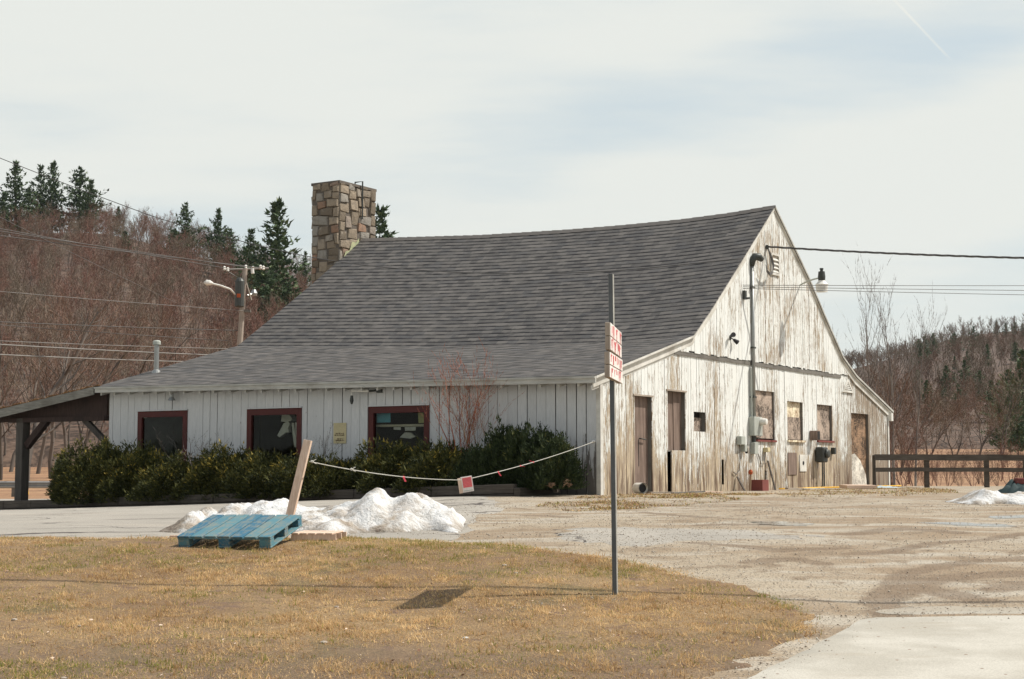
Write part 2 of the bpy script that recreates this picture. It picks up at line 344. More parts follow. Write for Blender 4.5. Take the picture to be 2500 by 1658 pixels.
def f_osb(a, b_, sc=9, dist=2.5):
    def fn(k):
        c = k.coord(); n = k.noise(c, sc, 4, .7, dist); n2 = k.noise(c, 1.6, 3); n3 = k.noise(k.scale(c, (8, 8, 22)), 1.5, 3, .6, 1.0)
        col = k.mix(k.ramp(n, .42, .58), tuple(x*.7 for x in a), b_); col = k.mix(k.ramp(n2, .45, .6, 0, .55), col, tuple(min(1, x*1.6) for x in b_))
        return k.mix(k.ramp(n3, .55, .7, 0, .6), col, tuple(x*.45 for x in a))
    return fn
def f_bluepaint(k):
    c = k.coord(); n = k.noise(k.scale(c, (36, 3, 36)), 1, 5, .75); n2 = k.noise(c, 7, 5, .7)
    col = k.mix(k.ramp(k.xyz(k.attr('rnd').outputs['Color'])[0], 0, 1), (.03, .12, .19), (.085, .20, .235))
    col = k.mix(k.ramp(k.m('ADD', n, n2), .94, 1.1, 0, .7), col, (.21, .22, .18)); return k.mix(k.ramp(n2, .6, .7, 0, .7), col, (.02, .12, .27))
M = {}
M['ground'] = mat('ground', f_ground); M['asphalt'] = mat('asphalt', f_asphalt); M['pave'] = mat('pale_paving', f_pave); M['lawn'] = mat('dead_lawn', f_lawn)
M['peel'] = mat('peeling_white_boards', f_peel(False)); M['shadeboard'] = mat('shaded_white_boards', f_peel(True))
M['trim'] = mat('weathered_white_trim', f_wood((.50, .485, .44), (.68, .67, .62), (.30, .27, .22), (3, 3, 3)))
M['fascia'] = mat('greyed_white_fascia', f_wood((.36, .36, .33), (.50, .49, .45), (.24, .22, .19), (3, 3, 30)))
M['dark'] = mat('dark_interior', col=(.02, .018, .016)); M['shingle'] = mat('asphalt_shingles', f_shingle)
M['redframe'] = mat('oxblood_paint', col=(.075, .014, .012), rough=.6); M['oldred'] = mat('faded_red_paint', col=(.19, .055, .045))
M['beam'] = mat('dark_red_brown_timber', f_wood((.028, .017, .014), (.05, .03, .025), (.012, .01, .009), (20, 20, 3)))
M['greypost'] = mat('weathered_grey_timber', f_wood((.13, .12, .105), (.20, .19, .17), (.06, .05, .04)))
M['porchpost'] = mat('dark_weathered_post', f_wood((.05, .045, .038), (.10, .09, .08), (.025, .02, .018))); M['porchfascia'] = mat('dark_grey_fascia', f_wood((.15, .145, .125), (.26, .25, .22), (.08, .07, .055), (3, 3, 30)))
M['planter'] = mat('old_landscape_timber', f_wood((.05, .042, .034), (.10, .085, .07), (.02, .018, .015), (2, 2, 40)))
M['fence'] = mat('dark_fence_timber', f_wood((.055, .045, .035), (.095, .08, .065), (.03, .025, .02), (3, 3, 40)))
M['newwood'] = mat('raw_pine', f_wood((.58, .42, .31), (.74, .58, .46), (.46, .32, .23))); M['moss'] = mat('mossy_needles', col=(.26, .15, .07))
M['doorwood'] = mat('brown_plywood', f_wood((.115, .08, .06), (.27, .20, .165), (.09, .06, .045), (16, 16, .9)))
M['osb'] = mat('weathered_particle_board', f_osb((.13, .10, .078), (.35, .28, .225), 6, 2.5)); M['osb2'] = mat('rotting_sheathing', f_osb((.05, .03, .018), (.26, .165, .10), 3.5, 4))
M['palewood'] = mat('pale_peeled_ply', f_osb((.42, .29, .17), (.68, .58, .43), 5, 2)); M['dirtywhite'] = mat('dirty_white_sheet', f_osb((.48, .44, .38), (.62, .59, .52), 5, 1))
M['stone'] = mat('chimney_stone', f_stone); M['mortar'] = mat('mortar', col=(.13, .11, .09)); M['lichen'] = mat('green_copper_stain', f_osb((.22, .30, .20), (.34, .34, .20), 8, 1))
M['snow'] = mat('dirty_snow', f_snow); M['metal'] = mat('galvanised_metal', col=(.33, .34, .33), rough=.45, metal=.6); M['greymetal'] = mat('grey_painted_metal', col=(.38, .40, .36), rough=.55)
M['darkmetal'] = mat('dark_metal', col=(.06, .065, .06), rough=.5, metal=.3); M['postmetal'] = mat('painted_post_steel', col=(.10, .11, .115), rough=.5); M['black'] = mat('black_rubber', col=(.018, .018, .02), rough=.6)
M['cable'] = mat('cable_sheath', col=(.10, .095, .09), rough=.6); M['palecable'] = mat('pale_cable', col=(.20, .19, .175), rough=.6); M['white'] = mat('white_enamel', col=(.72, .71, .66), rough=.4)
M['signwhite'] = mat('white_painted_plank', f_wood((.66, .60, .55), (.78, .74, .70), (.5, .42, .38))); M['redpaint'] = mat('red_sign_paint', col=(.64, .11, .12), rough=.6); M['palered'] = mat('thin_red_paint', col=(.68, .30, .30))
M['plank'] = mat('raw_plank_edge', f_wood((.30, .25, .20), (.42, .36, .30), (.18, .14, .11))); M['rope'] = mat('pale_rope', col=(.46, .45, .40)); M['pink'] = mat('pink_ribbon', col=(.80, .10, .13))
M['blue'] = mat('worn_blue_paint', f_bluepaint); M['cream'] = mat('cream_paper', col=(.55, .48, .29)); M['ink'] = mat('brown_ink', col=(.12, .08, .04)); M['yellow'] = mat('yellow_plastic', col=(.75, .42, .04)); M['orange'] = mat('orange_plastic', col=(.42, .09, .03))
M['cloth'] = mat('grey_cloth', col=(.70, .68, .60)); M['tarp'] = mat('blue_grey_tarp', col=(.35, .42, .44)); M['teal'] = mat('dark_teal_tarp', col=(.015, .035, .035))
M['yew'] = mat('yew_leaves', f_leaf((.012, .020, .006), (.072, .074, .015), (.36, .27, .05))); M['yewup'] = mat('upright_yew_leaves', f_leaf((.011, .022, .008), (.038, .055, .017), (.12, .12, .034)))
M['pine'] = mat('pine_needles', f_leaf((.034, .060, .032), (.08, .12, .055), (.15, .18, .08)))
M['bark'] = mat('grey_bark', f_twig((.075, .062, .052), (.16, .135, .115))); M['twig'] = mat('brown_twigs', f_twig((.11, .066, .045), (.215, .13, .095))); M['twig2'] = mat('grey_twigs', f_twig((.13, .10, .07), (.22, .17, .125))); M['twig3'] = mat('reddish_twigs', f_twig((.14, .07, .05), (.235, .12, .088)))
M['redtwig'] = mat('orange_red_stems', f_twig((.20, .065, .035), (.38, .13, .07))); M['weed'] = mat('dead_weed_stems', f_twig((.17, .105, .065), (.34, .23, .15))); M['birch'] = mat('pale_bark', f_twig((.13, .11, .10), (.27, .24, .21)))
M['litter'] = mat('leaf_litter', f_osb((.065, .043, .030), (.12, .08, .057), .5, 1)); M['clod'] = mat('brown_mud', col=(.13, .09, .06)); M['leafbits'] = mat('curled_leaves', f_twig((.20, .10, .06), (.66, .52, .40))); M['soil'] = mat('soil', col=(.045, .03, .022))
M['darkstraw'] = mat('rusty_leaf_litter', f_twig((.20, .11, .05), (.42, .27, .13))); M['pebble'] = mat('pebbles', f_twig((.26, .20, .15), (.52, .48, .41)))
def f_straw(name, a, b_):
    m = bpy.data.materials.new(name); m.use_nodes = True; k = NT(m.node_tree); k.n.clear()
    c = k.mix(k.xyz(k.attr('rnd').outputs['Color'])[0], a, b_); d = k.node('ShaderNodeBsdfDiffuse'); t = k.node('ShaderNodeBsdfTranslucent'); k.link(c, d.inputs[0]); k.link(c, t.inputs[0])
    x = k.node('ShaderNodeMixShader'); x.inputs[0].default_value = .42; k.link(d.outputs[0], x.inputs[1]); k.link(t.outputs[0], x.inputs[2]); o = k.node('ShaderNodeOutputMaterial'); k.link(x.outputs[0], o.inputs[0]); return m
M['straw'] = f_straw('straw_grass', (.28, .15, .06), (.98, .73, .40)); M['greengrass'] = f_straw('green_grass', (.17, .18, .04), (.38, .36, .10))
M['water'] = mat('puddle_water', col=(.16, .14, .11), rough=.12, spec=.9); M['pole'] = mat('utility_pole_wood', f_wood((.26, .22, .18), (.38, .33, .28), (.16, .13, .10)))
def f_glass():
    m = bpy.data.materials.new('window_glass'); m.use_nodes = True; k = NT(m.node_tree); k.n.clear()
    tr = k.node('ShaderNodeBsdfTransparent'); tr.inputs[0].default_value = (.8, .82, .8, 1); gl = k.node('ShaderNodeBsdfGlossy'); gl.inputs['Roughness'].default_value = .02
    fr = k.node('ShaderNodeFresnel'); fr.inputs[0].default_value = 1.18; mx = k.node('ShaderNodeMixShader'); k.link(fr.outputs[0], mx.inputs[0]); k.link(tr.outputs[0], mx.inputs[1]); k.link(gl.outputs[0], mx.inputs[2])
    o = k.node('ShaderNodeOutputMaterial'); k.link(mx.outputs[0], o.inputs[0]); return m
M['glass'] = f_glass()
# ------------------------------------------------------------------ ground
def sdf_poly(P, X, Y):
    """signed distance to polygon (negative inside), and nearest boundary point"""
    P = np.asarray(P, float); X = X.ravel(); Y = Y.ravel(); D = np.full(X.shape, 1e9); NX = X.copy(); NY = Y.copy(); ins = np.zeros(X.shape, bool)
    for i in range(len(P)):
        a, b_ = P[i], P[(i+1) % len(P)]; e = b_-a; L = max(e@e, 1e-9)
        t = np.clip(((X-a[0])*e[0]+(Y-a[1])*e[1])/L, 0, 1); qx = a[0]+t*e[0]; qy = a[1]+t*e[1]
        d = np.hypot(X-qx, Y-qy); m_ = d < D; D[m_] = d[m_]; NX[m_] = qx[m_]; NY[m_] = qy[m_]
        c = ((a[1] > Y) != (b_[1] > Y)) & (X < (b_[0]-a[0])*(Y-a[1])/(b_[1]-a[1]+1e-12)+a[0]); ins ^= c
    return np.where(ins, -D, D), NX, NY
def rough_poly(P, step=.12, amp=.06, seed=0):
    r = np.random.default_rng(seed); out = []; ph = 0.0
    for i in range(len(P)):
        a = np.array(P[i], float); b_ = np.array(P[(i+1) % len(P)], float); n = max(1, int(np.hypot(*(b_-a))/step)); n = min(n, 400)
        d = (b_-a)/max(np.hypot(*(b_-a)), 1e-6); nr = np.array([-d[1], d[0]])
        for j in range(n):
            ph = ph*.75+r.normal()*.66; out.append(a+(b_-a)*j/n+nr*ph*amp)
    return np.array(out)
def sheet(name, P, dz, m_, step, seed=0, amp=.06, kind='structure', edge=.0, pstep=.12):
    P = rough_poly(P, pstep, amp, seed); x0, y0 = P.min(0); x1, y1 = P.max(0)
    xs = np.arange(x0-step, x1+step*2, step); ys = np.arange(y0-step, y1+step*2, step)
    XX, YY = np.meshgrid(xs, ys, indexing='ij'); D, NX, NY = sdf_poly(P, XX, YY); nx, ny = XX.shape
    ins = (D < 0); I = np.arange(nx*ny).reshape(nx, ny)
    Q = np.stack([I[:-1, :-1], I[1:, :-1], I[1:, 1:], I[:-1, 1:]], -1).reshape(-1, 4); Q = Q[ins[Q].any(1)]
    Xf = XX.ravel().copy(); Yf = YY.ravel().copy(); out = ~ins; Xf[out] = NX[out]; Yf[out] = NY[out]
    z = gz(Xf, Yf)+np.where(out, dz-edge, dz); Vv = np.stack([Xf, Yf, z], 1)
    used = np.unique(Q); mp = -np.ones(len(Vv), int); mp[used] = np.arange(len(used))
    o = rawmesh(name, Vv[used], mp[Q], m_, smooth=True); tag(o, kind=kind); return o
def polypx(pts): return [tuple(ground_hit(*p)[:2]) for p in pts]
def arr(*parts): return np.unique(np.concatenate([np.arange(*p) for p in parts]).round(4))
xs = arr((-1300, -300, 100), (-300, -60, 20), (-60, -20, 2), (-20, -3, .35), (-3, 12, .13), (12, 22, .35), (22, 60, 2), (60, 300, 20), (300, 1301, 100))
ys = arr((-200, -20, 30), (-20, 8, 2), (8, 32, .13), (32, 48, .5), (48, 80, 1.5), (80, 220, 6), (220, 600, 30), (600, 1501, 100))
XX, YY = np.meshgrid(xs, ys, indexing='ij'); ZZ = gz(XX, YY); I = np.arange(XX.size).reshape(XX.shape)
Q = np.stack([I[:-1, :-1], I[1:, :-1], I[1:, 1:], I[:-1, 1:]], -1).reshape(-1, 4)
tracks = [([(2520, 1402), (2380, 1405), (2260, 1418), (2180, 1440), (2150, 1470), (2175, 1500), (2230, 1535)], .22),
          ([(2520, 1300), (2400, 1318), (2260, 1330), (2160, 1350), (2080, 1352)], .15), ([(2140, 1470), (2210, 1400), (2360, 1372), (2520, 1362)], .16),
          ([(2400, 1470), (2330, 1455), (2260, 1440)], .2), ([(2070, 1305), (2200, 1290), (2330, 1300)], .22), ([(1690, 1325), (1900, 1345), (2060, 1338)], .15), ([(1830, 1372), (1930, 1368), (2010, 1375)], .15),
          ([(1560, 1250), (1700, 1262), (1820, 1268)], .12), ([(1290, 1258), (1380, 1262)], .2), ([(2430, 1440), (2500, 1425)], .2), ([(1700, 1283), (1790, 1280), (1900, 1283)], .12)]
mud = np.zeros(XX.size); rx, ry = XX.ravel(), YY.ravel()
for pts, w in tracks:
    pp = polypx(pts)
    for a, b_ in zip(pp[:-1], pp[1:]):
        a = np.array(a); b_ = np.array(b_); e = b_-a; t = np.clip(((rx-a[0])*e[0]+(ry-a[1])*e[1])/(e@e+1e-9), 0, 1)
        d = np.hypot(rx-a[0]-t*e[0], ry-a[1]-t*e[1]); mud = np.maximum(mud, np.clip(1-d/(w*1.7), 0, 1))
zz = ZZ.ravel()-.006*mud
ground = rawmesh('ground', np.stack([rx, ry, zz], 1), Q, M['ground'], smooth=True, col=mud, cname='mud'); tag(ground, kind='structure')
# lawn / paving / asphalt
LAWN_PX = [(-160, 1318), (100, 1316), (420, 1316), (640, 1319), (830, 1316), (1000, 1322), (1200, 1332), (1340, 1345), (1500, 1370), (1650, 1400), (1800, 1435), (1920, 1470), (1962, 1500), (1962, 1530), (1950, 1556), (1900, 1580), (1830, 1618), (1760, 1652), (1600, 1740), (1400, 1850), (-700, 1850)]
LAWN = polypx(LAWN_PX)
lawn = sheet('lawn_soil', LAWN, .02, M['lawn'], .12, 1, .11, edge=.025)
PAVE = polypx([(2700, 1508), (2180, 1508), (2098, 1514), (2040, 1547), (1980, 1582), (1890, 1622), (1820, 1656), (1740, 1700), (1600, 1800), (3300, 1800)])
pave = sheet('paved_apron', PAVE, .012, M['pave'], .2, 2, .015, edge=.014)
PAVE2 = polypx([(2800, 1484), (2250, 1483), (2150, 1489), (2130, 1495), (2175, 1502), (2800, 1503)])
lip = sheet('paved_lip', PAVE2, .010, M['pave'], .2, 3, .03, edge=.012)
asA = polypx([(-400, 1312), (100, 1310), (420, 1311), (700, 1311), (1000, 1316), (1100, 1322), (1140, 1300), (1150, 1275), (1180, 1258), (1240, 1246)])
asph = sheet('asphalt_lot', asA+[tuple(B(-1.2, 2)[:2]), tuple(B(-.3, 14)[:2]), tuple(B(4, 20)[:2]), (-22, 56), (-45, 56), (-45, 20.5)], .008, M['asphalt'], .35, 4, .06, edge=.01)
asB = sheet('asphalt_patch', polypx([(1330, 1292), (1500, 1289), (1760, 1291), (1960, 1306), (2060, 1312), (1900, 1322), (1600, 1326), (1400, 1318)]), .008, M['asphalt'], .12, 5, .22, edge=.010)
road = sheet('road', [(-120, 57), (-14, 57), (30, 62), (30, 69), (-14, 66), (-120, 64)], .012, M['asphalt'], 1.0, 6, .05, edge=.012, pstep=1.0)
for i, (cx_, cy_, rw, rh) in enumerate([(1912, 1278.5, .45, .28), (2366, 1281, .55, .3), (2505, 1262, .5, .3)]):
    p = ground_hit(cx_, cy_); n = 28; r = np.random.default_rng(i)
    ph = r.uniform(0, 6, 3); pts = [(p.x, p.y, p.z+.003)]
    for j in range(n):
        a = 2*math.pi*j/n; q = 1+.22*math.sin(2*a+ph[0])+.15*math.sin(5*a+ph[1])+.1*math.sin(9*a+ph[2])
        x, y = p.x+rw*q*math.cos(a), p.y+rh*q*math.sin(a); pts.append((x, y, float(gz(x, y))+.003))
    o = rawmesh('puddle', pts, [(0, j+1, (j+1) % n+1) for j in range(n)], M['water']); tag(o, kind='structure')
# ------------------------------------------------------------------ barn
barn = thing('barn', 'long white barn with peeling boards and a sagging grey shingle roof', 'barn', (C0[0], C0[1], Z0), ROT)
L_ = lambda x, y, z: (x, y, z-Z0)
RW = 18.5; GXs = [-.35, 4.45, 5.4, 9.45, 14.44, 18.8]
def zE(y): return 3.60+.0125*y
def zK(y): return float(np.interp(y, [0, 2.1, 7.2, 13.9], [4.80, 4.73, 4.84, 5.13]))
def zR(y): return float(np.interp(y, [-.2, 1.2, 2.55, 4.4, 6.18, 9.1, 13.38], [8.56, 8.46, 8.41, 8.40, 8.42, 8.50, 8.74]))
def zroof(x, y):
    e, k_, r = zE(y), zK(y), zR(y)
    return float(np.interp(x, [-.35, 4.42, 5.4, 7.3, 9.45, 11.8, 13.1, 14.35, 15.5, 18.8], [e, k_, k_+.68, k_+(r-k_)*.562, r, k_+(r-k_)*.567, k_+1.08, k_+.13, k_-.38, e-.12]))
def yL(x): return 14.42-(x+.35)/9.75*1.04
YR = -.12
def slope(name, x0, x1, rows, flip):
    ny = 56; Vv = []; Ff = []; UV = []
    for i in range(rows):
        a, b_ = i/rows, (i+1)/rows; xa, xb = x0+(x1-x0)*a, x0+(x1-x0)*b_
        base = len(Vv); rr = random.Random(i)
        vo_ = 200 if abs(x1-x0) < 4.9 else 0
        for (xx, h, vv) in ((xa, -.004, i-.0+vo_), (xa, .009 if not vo_ else .006, i+.001+vo_), (xb, .0, i+.999+vo_)):
            for j in range(ny+1):
                y = YR+(yL(xx)-YR)*j/ny; wob = .004*math.sin(j*1.7+i*2.3)+.003*rr.uniform(-1, 1)
                Vv.append(L_(xx, y, zroof(xx, y)+h+(wob if h > 0 else 0))); UV.append((y, vv+.0))
        for s_ in (0, 1):
            for j in range(ny):
                q = (base+s_*(ny+1)+j, base+s_*(ny+1)+j+1, base+(s_+1)*(ny+1)+j+1, base+(s_+1)*(ny+1)+j)
                Ff.append(q if flip else q[::-1])
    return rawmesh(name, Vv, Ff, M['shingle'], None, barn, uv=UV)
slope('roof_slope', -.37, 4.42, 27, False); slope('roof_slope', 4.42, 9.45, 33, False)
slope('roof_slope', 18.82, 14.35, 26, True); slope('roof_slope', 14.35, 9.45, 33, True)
mb = MB(); ny = 40                                                     # ridge cap
for j in range(ny):
    y0 = YR+(13.38-YR)*j/ny; y1 = YR+(13.38-YR)*(j+1)/ny+.02
    P = [L_(9.45-.15, y0, zroof(9.3, y0)+.012), L_(9.45, y0, zR(y0)+.022), L_(9.45+.15, y0, zroof(9.6, y0)+.012), L_(9.3, y1, zroof(9.3, y1)+.024), L_(9.45, y1, zR(y1)+.036), L_(9.6, y1, zroof(9.6, y1)+.024)]
    mb.add(P, [(0, 3, 4, 1), (1, 4, 5, 2)])
mb.build('ridge_cap', mat('ridge_shingle', col=(.12, .11, .10)), barn)
mb = MB(); xg = [-.34, 1, 2.5, 3.6, 4.42, 5.4, 6.5, 7.3, 8.4, 9.45, 10.5, 11.8, 13.1, 14.35, 15.5, 16.5, 17.5, 18.78]; ny = 20   # roof deck underside
for i in range(len(xg)-1):
    for j in range(ny):
        q = []
        for (x, jj) in ((xg[i], j), (xg[i+1], j), (xg[i+1], j+1), (xg[i], j+1)):
            y = YR+.01+(yL(x)-.01-YR)*jj/ny; q.append(L_(x, y, zroof(x, y)-.03))
        mb.add(q, [(0, 1, 2, 3)])
mb.build('roof_deck', M['greypost'], barn)
def strip_board(mb, xs_, y, ytk, top, bot, zf, mi=0):                     # board following the gable profile
    for a, b_ in zip(xs_[:-1], xs_[1:]):
        za, zb = zf(a), zf(b_)
        P = [L_(a, y, za-bot), L_(b_, y, zb-bot), L_(b_, y+ytk, zb-bot), L_(a, y+ytk, za-bot), L_(a, y, za-top), L_(b_, y, zb-top), L_(b_, y+ytk, zb-top), L_(a, y+ytk, za-top)]
        mb.hexa(P, mi)
xr = [x for x in xg]
zf = lambda x: zroof(x, 0)
mb = MB(); strip_board(mb, xr, -.10, .035, .012, .10, zf); mb.build('rake_trim', M['trim'], barn)
mb = MB(); strip_board(mb, xr, -.064, .03, .06, .24, zf); mb.build('rake_board', M['trim'], barn)
mb = MB(); strip_board(mb, [x for x in xr if x < 4.43], -.135, .034, .012, .055, zf); strip_board(mb, [x for x in xr if x < 4.43], -.033, .03, .2, .30, zf); mb.build('rake_moulding', M['trim'], barn)
mb = MB(); strip_board(mb, [x for x in xr if x > 9.4], -.128, .027, -.012, .05, zf); mb.build('rake_moulding', M['fascia'], barn)
mb = MB(); strip_board(mb, [x for x in xr if x > 9.4], -.105, .004, .035, .065, zf); mb.build('rake_moulding', M['dark'], barn)  # thin dark strip put in to paint the trim's shadow line
mb = MB(); n = 24                                                       # front fascia
for j in range(n):
    y0, y1 = -.13+14.52*j/n, -.13+14.52*(j+1)/n; za, zb = zE(y0)+.0, zE(y1)+.0
    mb.hexa([L_(-.385, y0, za-.15), L_(-.385, y1, zb-.15), L_(-.345, y1, zb-.15), L_(-.345, y0, za-.15), L_(-.385, y0, za-.005), L_(-.385, y1, zb-.005), L_(-.345, y1, zb-.005), L_(-.345, y0, za-.005)])
    mb.hexa([L_(-.41, y0, za-.05), L_(-.41, y1, zb-.05), L_(-.386, y1, zb-.05), L_(-.386, y0, za-.05), L_(-.41, y0, za-.01), L_(-.41, y1, zb-.01), L_(-.386, y1, zb-.01), L_(-.386, y0, za-.01)])
mb.build('eave_fascia', M['fascia'], barn)
y = .3
while y < 14.3:
    z = zE(y); w = .024; t = MB()
    t.hexa([L_(-.335, y-w, z-.22), L_(.0, y-w, z-.14), L_(.0, y+w, z-.14), L_(-.335, y+w, z-.22), L_(-.335, y-w, z-.04), L_(.0, y-w, z+.04), L_(.0, y+w, z+.04), L_(-.335, y+w, z-.04)])
    t.build('rafter_tail', M['fascia'], barn); y += .49+random.uniform(-.045, .045)
# --- boards with holes
def boards(axis, a0, a1, w, d, ztop, zbot, holes, m_, seed, name, tk=.022, gap=.011, wj=.25, broken=None):
    r = random.Random(seed); mb = MB(); a = a0
    while a < a1-.01:
        ww = w*(1+r.uniform(-wj, wj)); b_ = min(a+ww, a1); gp = gap*r.choice([.5, .8, 1, 1.3, 2.2])
        if a1-b_ < .05: b_ = a1
        rn = r.random(); dd = d+r.uniform(0, .008); bot = zbot(a)+r.uniform(0, .05); lean = r.uniform(-.004, .004)
        cuts = sorted({a, b_-gp}|{h for H in holes for h in H[:2] if a < h < b_-gp})
        for c0, c1 in zip(cuts[:-1], cuts[1:]):
            mid = (c0+c1)/2; iv = [(bot, None)]
            for (h0, h1, z0, z1) in sorted(holes, key=lambda q: q[2]):
                if h0 < mid < h1:
                    lo, _ = iv.pop()
                    if z0 > lo+.01: iv.append((lo, z0))
                    iv.append((z1, None))
            for lo, hi in iv:
                t0 = ztop(c0) if hi is None else hi; t1 = ztop(c1) if hi is None else hi
                if min(t0, t1) < lo+.02: continue
                def p(al, z, out):
                    o_ = -(dd+(tk if out else 0)+lean*(z-lo)*.3); return (al, o_, z-Z0) if axis == 'x' else (o_, al, z-Z0)
                P = [p(c0, lo, 1), p(c1, lo, 1), p(c1, lo, 0), p(c0, lo, 0), p(c0, t0, 1), p(c1, t1, 1), p(c1, t1, 0), p(c0, t0, 0)]
                mb.hexa(P, 0, rn)
        a = b_
    return mb.build(name, m_, barn)
def cells(axis, a0, a1, off, tk, ztop, zbot, holes, m_, name, extra=()):      # sheathing behind the boards
    mb = MB(); xs_ = sorted({a0, a1}|{h for H in holes for h in H[:2]}|set(extra))
    for c0, c1 in zip(xs_[:-1], xs_[1:]):
        mid = (c0+c1)/2; iv = [(zbot, None)]
        for (h0, h1, z0, z1) in sorted(holes, key=lambda q: q[2]):
            if h0 < mid < h1:
                lo, _ = iv.pop(); iv.append((lo, z0)); iv.append((z1, None))
        for lo, hi in iv:
            t0 = ztop(c0) if hi is None else hi; t1 = ztop(c1) if hi is None else hi
            if min(t0, t1) <= lo: continue
            def p(al, z, o_): return (al, o_, z-Z0) if axis == 'x' else (o_, al, z-Z0)
            mb.hexa([p(c0, lo, off), p(c1, lo, off), p(c1, lo, off+tk), p(c0, lo, off+tk), p(c0, t0, off), p(c1, t1, off), p(c1, t1, off+tk), p(c0, t0, off+tk)])
    return mb.build(name, M['dark'], barn)
# gable openings, surveyed from the photograph: (x0,x1,z0,z1)
def grect(px0, py0, px1, py1):
    x0, za = G(px0, py0); x1, _ = G(px1, py0); _, zb = G(px0, py1); return (x0, x1, zb, za)
h_door = grect(1546, 966, 1589, 1201); h_tall = grect(1627, 954, 1671, 1099); h_small = grect(1691, 1005, 1720.5, 1053)
h_A = grect(1839, 952, 1888, 1073); h_B = grect(1919, 979, 1958, 1074); h_C = grect(1992, 987, 2029, 1075); h_D = grect(2075.6, 1008, 2118, 1186)
h_gap = grect(1626.5, 1099, 1637, 1201); h_s1 = grect(1759, 1122, 1765, 1183); h_s2 = grect(1866, 1149, 1869.5, 1199); h_sq = grect(1817, 1094, 1824, 1107)
h_gap = (h_gap[0], h_gap[1], h_gap[2], h_tall[2])
h_door = (h_door[0], h_door[1], 1.15, h_door[3]); h_D = (h_D[0], h_D[1], 1.2, h_D[3])
holes = [h_door, h_tall, h_small, h_A, h_B, h_C, h_D, h_gap, h_s1, h_s2, h_sq]
ZB = 4.41
zlow = lambda x: min(ZB-.02, zroof(x, 0)-.05)
boards('x', .0, RW, .155, .0, zlow, lambda a: 1.1, holes, M['peel'], 3, 'gable_wall')
hb = 3.75; up = [x for x in np.linspace(3.9, 14.9, 40)]
boards('x', hb-.1, 14.9, .16, .035, lambda x: zroof(x, 0)-.05, lambda a: ZB-.04, [], M['peel'], 5, 'gable_wall_upper')
mb = MB(); mb.box(L_(hb-.25, -.05, ZB-.12), L_(14.35, -.022, ZB-.03)); mb.build('wall_band', M['greypost'], barn)
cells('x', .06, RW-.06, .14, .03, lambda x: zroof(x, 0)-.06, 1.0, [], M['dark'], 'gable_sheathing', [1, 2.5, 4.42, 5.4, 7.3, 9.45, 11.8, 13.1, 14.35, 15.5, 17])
def jamb(h, m_, name='jamb', d0=.0, d1=.139, w=.03):
    x0, x1, z0, z1 = h; mb = MB()
    mb.box(L_(x0-w, d0+.002, z0-w), L_(x0, d1, z1+w)).box(L_(x1, d0+.002, z0-w), L_(x1+w, d1, z1+w)).box(L_(x0, d0+.002, z1), L_(x1, d1, z1+w)).box(L_(x0, d0+.002, z0-w), L_(x1, d1, z0))
    return mb
for h in (h_door, h_tall, h_small, h_A, h_B, h_C, h_D): jamb(h, None).build('jamb', M['greypost'], barn)
def panel(h, y0, y1, m_, name, parent=barn, label=None):
    o = MB().box(L_(h[0], y0, h[2]), L_(h[1], y1, h[3])).build(name, m_, parent)
    if label: o['label'] = label
    return o
def sub(h, f0, f1, g0, g1):
    return (h[0]+(h[1]-h[0])*f0, h[0]+(h[1]-h[0])*f1, h[2]+(h[3]-h[2])*g0, h[2]+(h[3]-h[2])*g1)
d_ = panel(h_door, .085, .12, M['doorwood'], 'door', label='brown plywood door with a lever handle')
MB().tube([L_(h_door[0]+.42, .085, 2.35), L_(h_door[0]+.42, .03, 2.35), L_(h_door[0]+.66, .03, 2.33)], .014, 6).box(L_(h_door[0]+.39, .075, 1.75), L_(h_door[0]+.405, .084, 2.33)).build('handle', M['darkmetal'], d_)
MB().box(L_(h_door[0]-.06, -.05, h_door[3]), L_(h_door[1]+.04, -.024, h_door[3]+.035)).build('door_lintel', M['plank'], barn)
w_ = panel(sub(h_tall, 0, .55, 0, 1), .10, .125, M['doorwood'], 'boarded_window', label='tall opening closed with brown boards')
MB().box(L_(*[sub(h_tall, .56, .56, 0, 0)[0], .085, h_tall[2]]), L_(h_tall[1], .11, h_tall[3])).build('board', M['doorwood'], w_)
MB().box(L_(h_tall[0], .07, h_tall[3]-1.35), L_(sub(h_tall, 0, .42, 0, 0)[1], .098, h_tall[2]+.1)).build('board', M['doorwood'], w_)
MB().box(L_(h_tall[0]-.08, -.055, h_tall[3]), L_(h_tall[1]+.03, -.024, h_tall[3]+.035)).build('window_lintel', M['plank'], barn)
panel(sub(h_small, 0, 1, 0, .72), .09, .12, M['osb'], 'hatch_panel')
a_ = panel(sub(h_A, 0, 1, .42, 1), .035, .06, M['osb'], 'boarded_window', label='boarded window behind the conduit'); panel(sub(h_A, .06, 1, .03, .42), .02, .05, M['osb'], 'board', a_)
b_w = panel(sub(h_B, 0, 1, .6, 1), .06, .085, M['palewood'], 'boarded_window', label='boarded window with a pale upper sheet'); panel(sub(h_B, 0, 1, .02, .598), .045, .075, M['osb'], 'board', b_w)
c_w = panel(sub(h_C, 0, 1, .6, 1), .06, .085, M['osb'], 'boarded_window', label='boarded window nearest the far door'); panel(sub(h_C, 0, 1, .02, .598), .045, .075, M['osb'], 'board', c_w)
for h, mm in ((h_A, 'oldred'), (h_B, 'palewood'), (h_C, 'oldred')):
    MB().box(L_(h[0]-.03, -.075, h[2]-.05), L_(h[1]+.03, .0, h[2])).build('window_sill', M[mm], barn)
d2 = panel(sub(h_D, 0, 1, .38, 1), .06, .085, M['osb2'], 'far_door', label='far doorway closed with torn sheathing')
panel(sub(h_D, 0, 1, 0, .378), .075, .095, M['osb2'], 'door_sheet', d2)
x0, x1, z0, z1 = h_D; zt = z0+(z1-z0)*.42
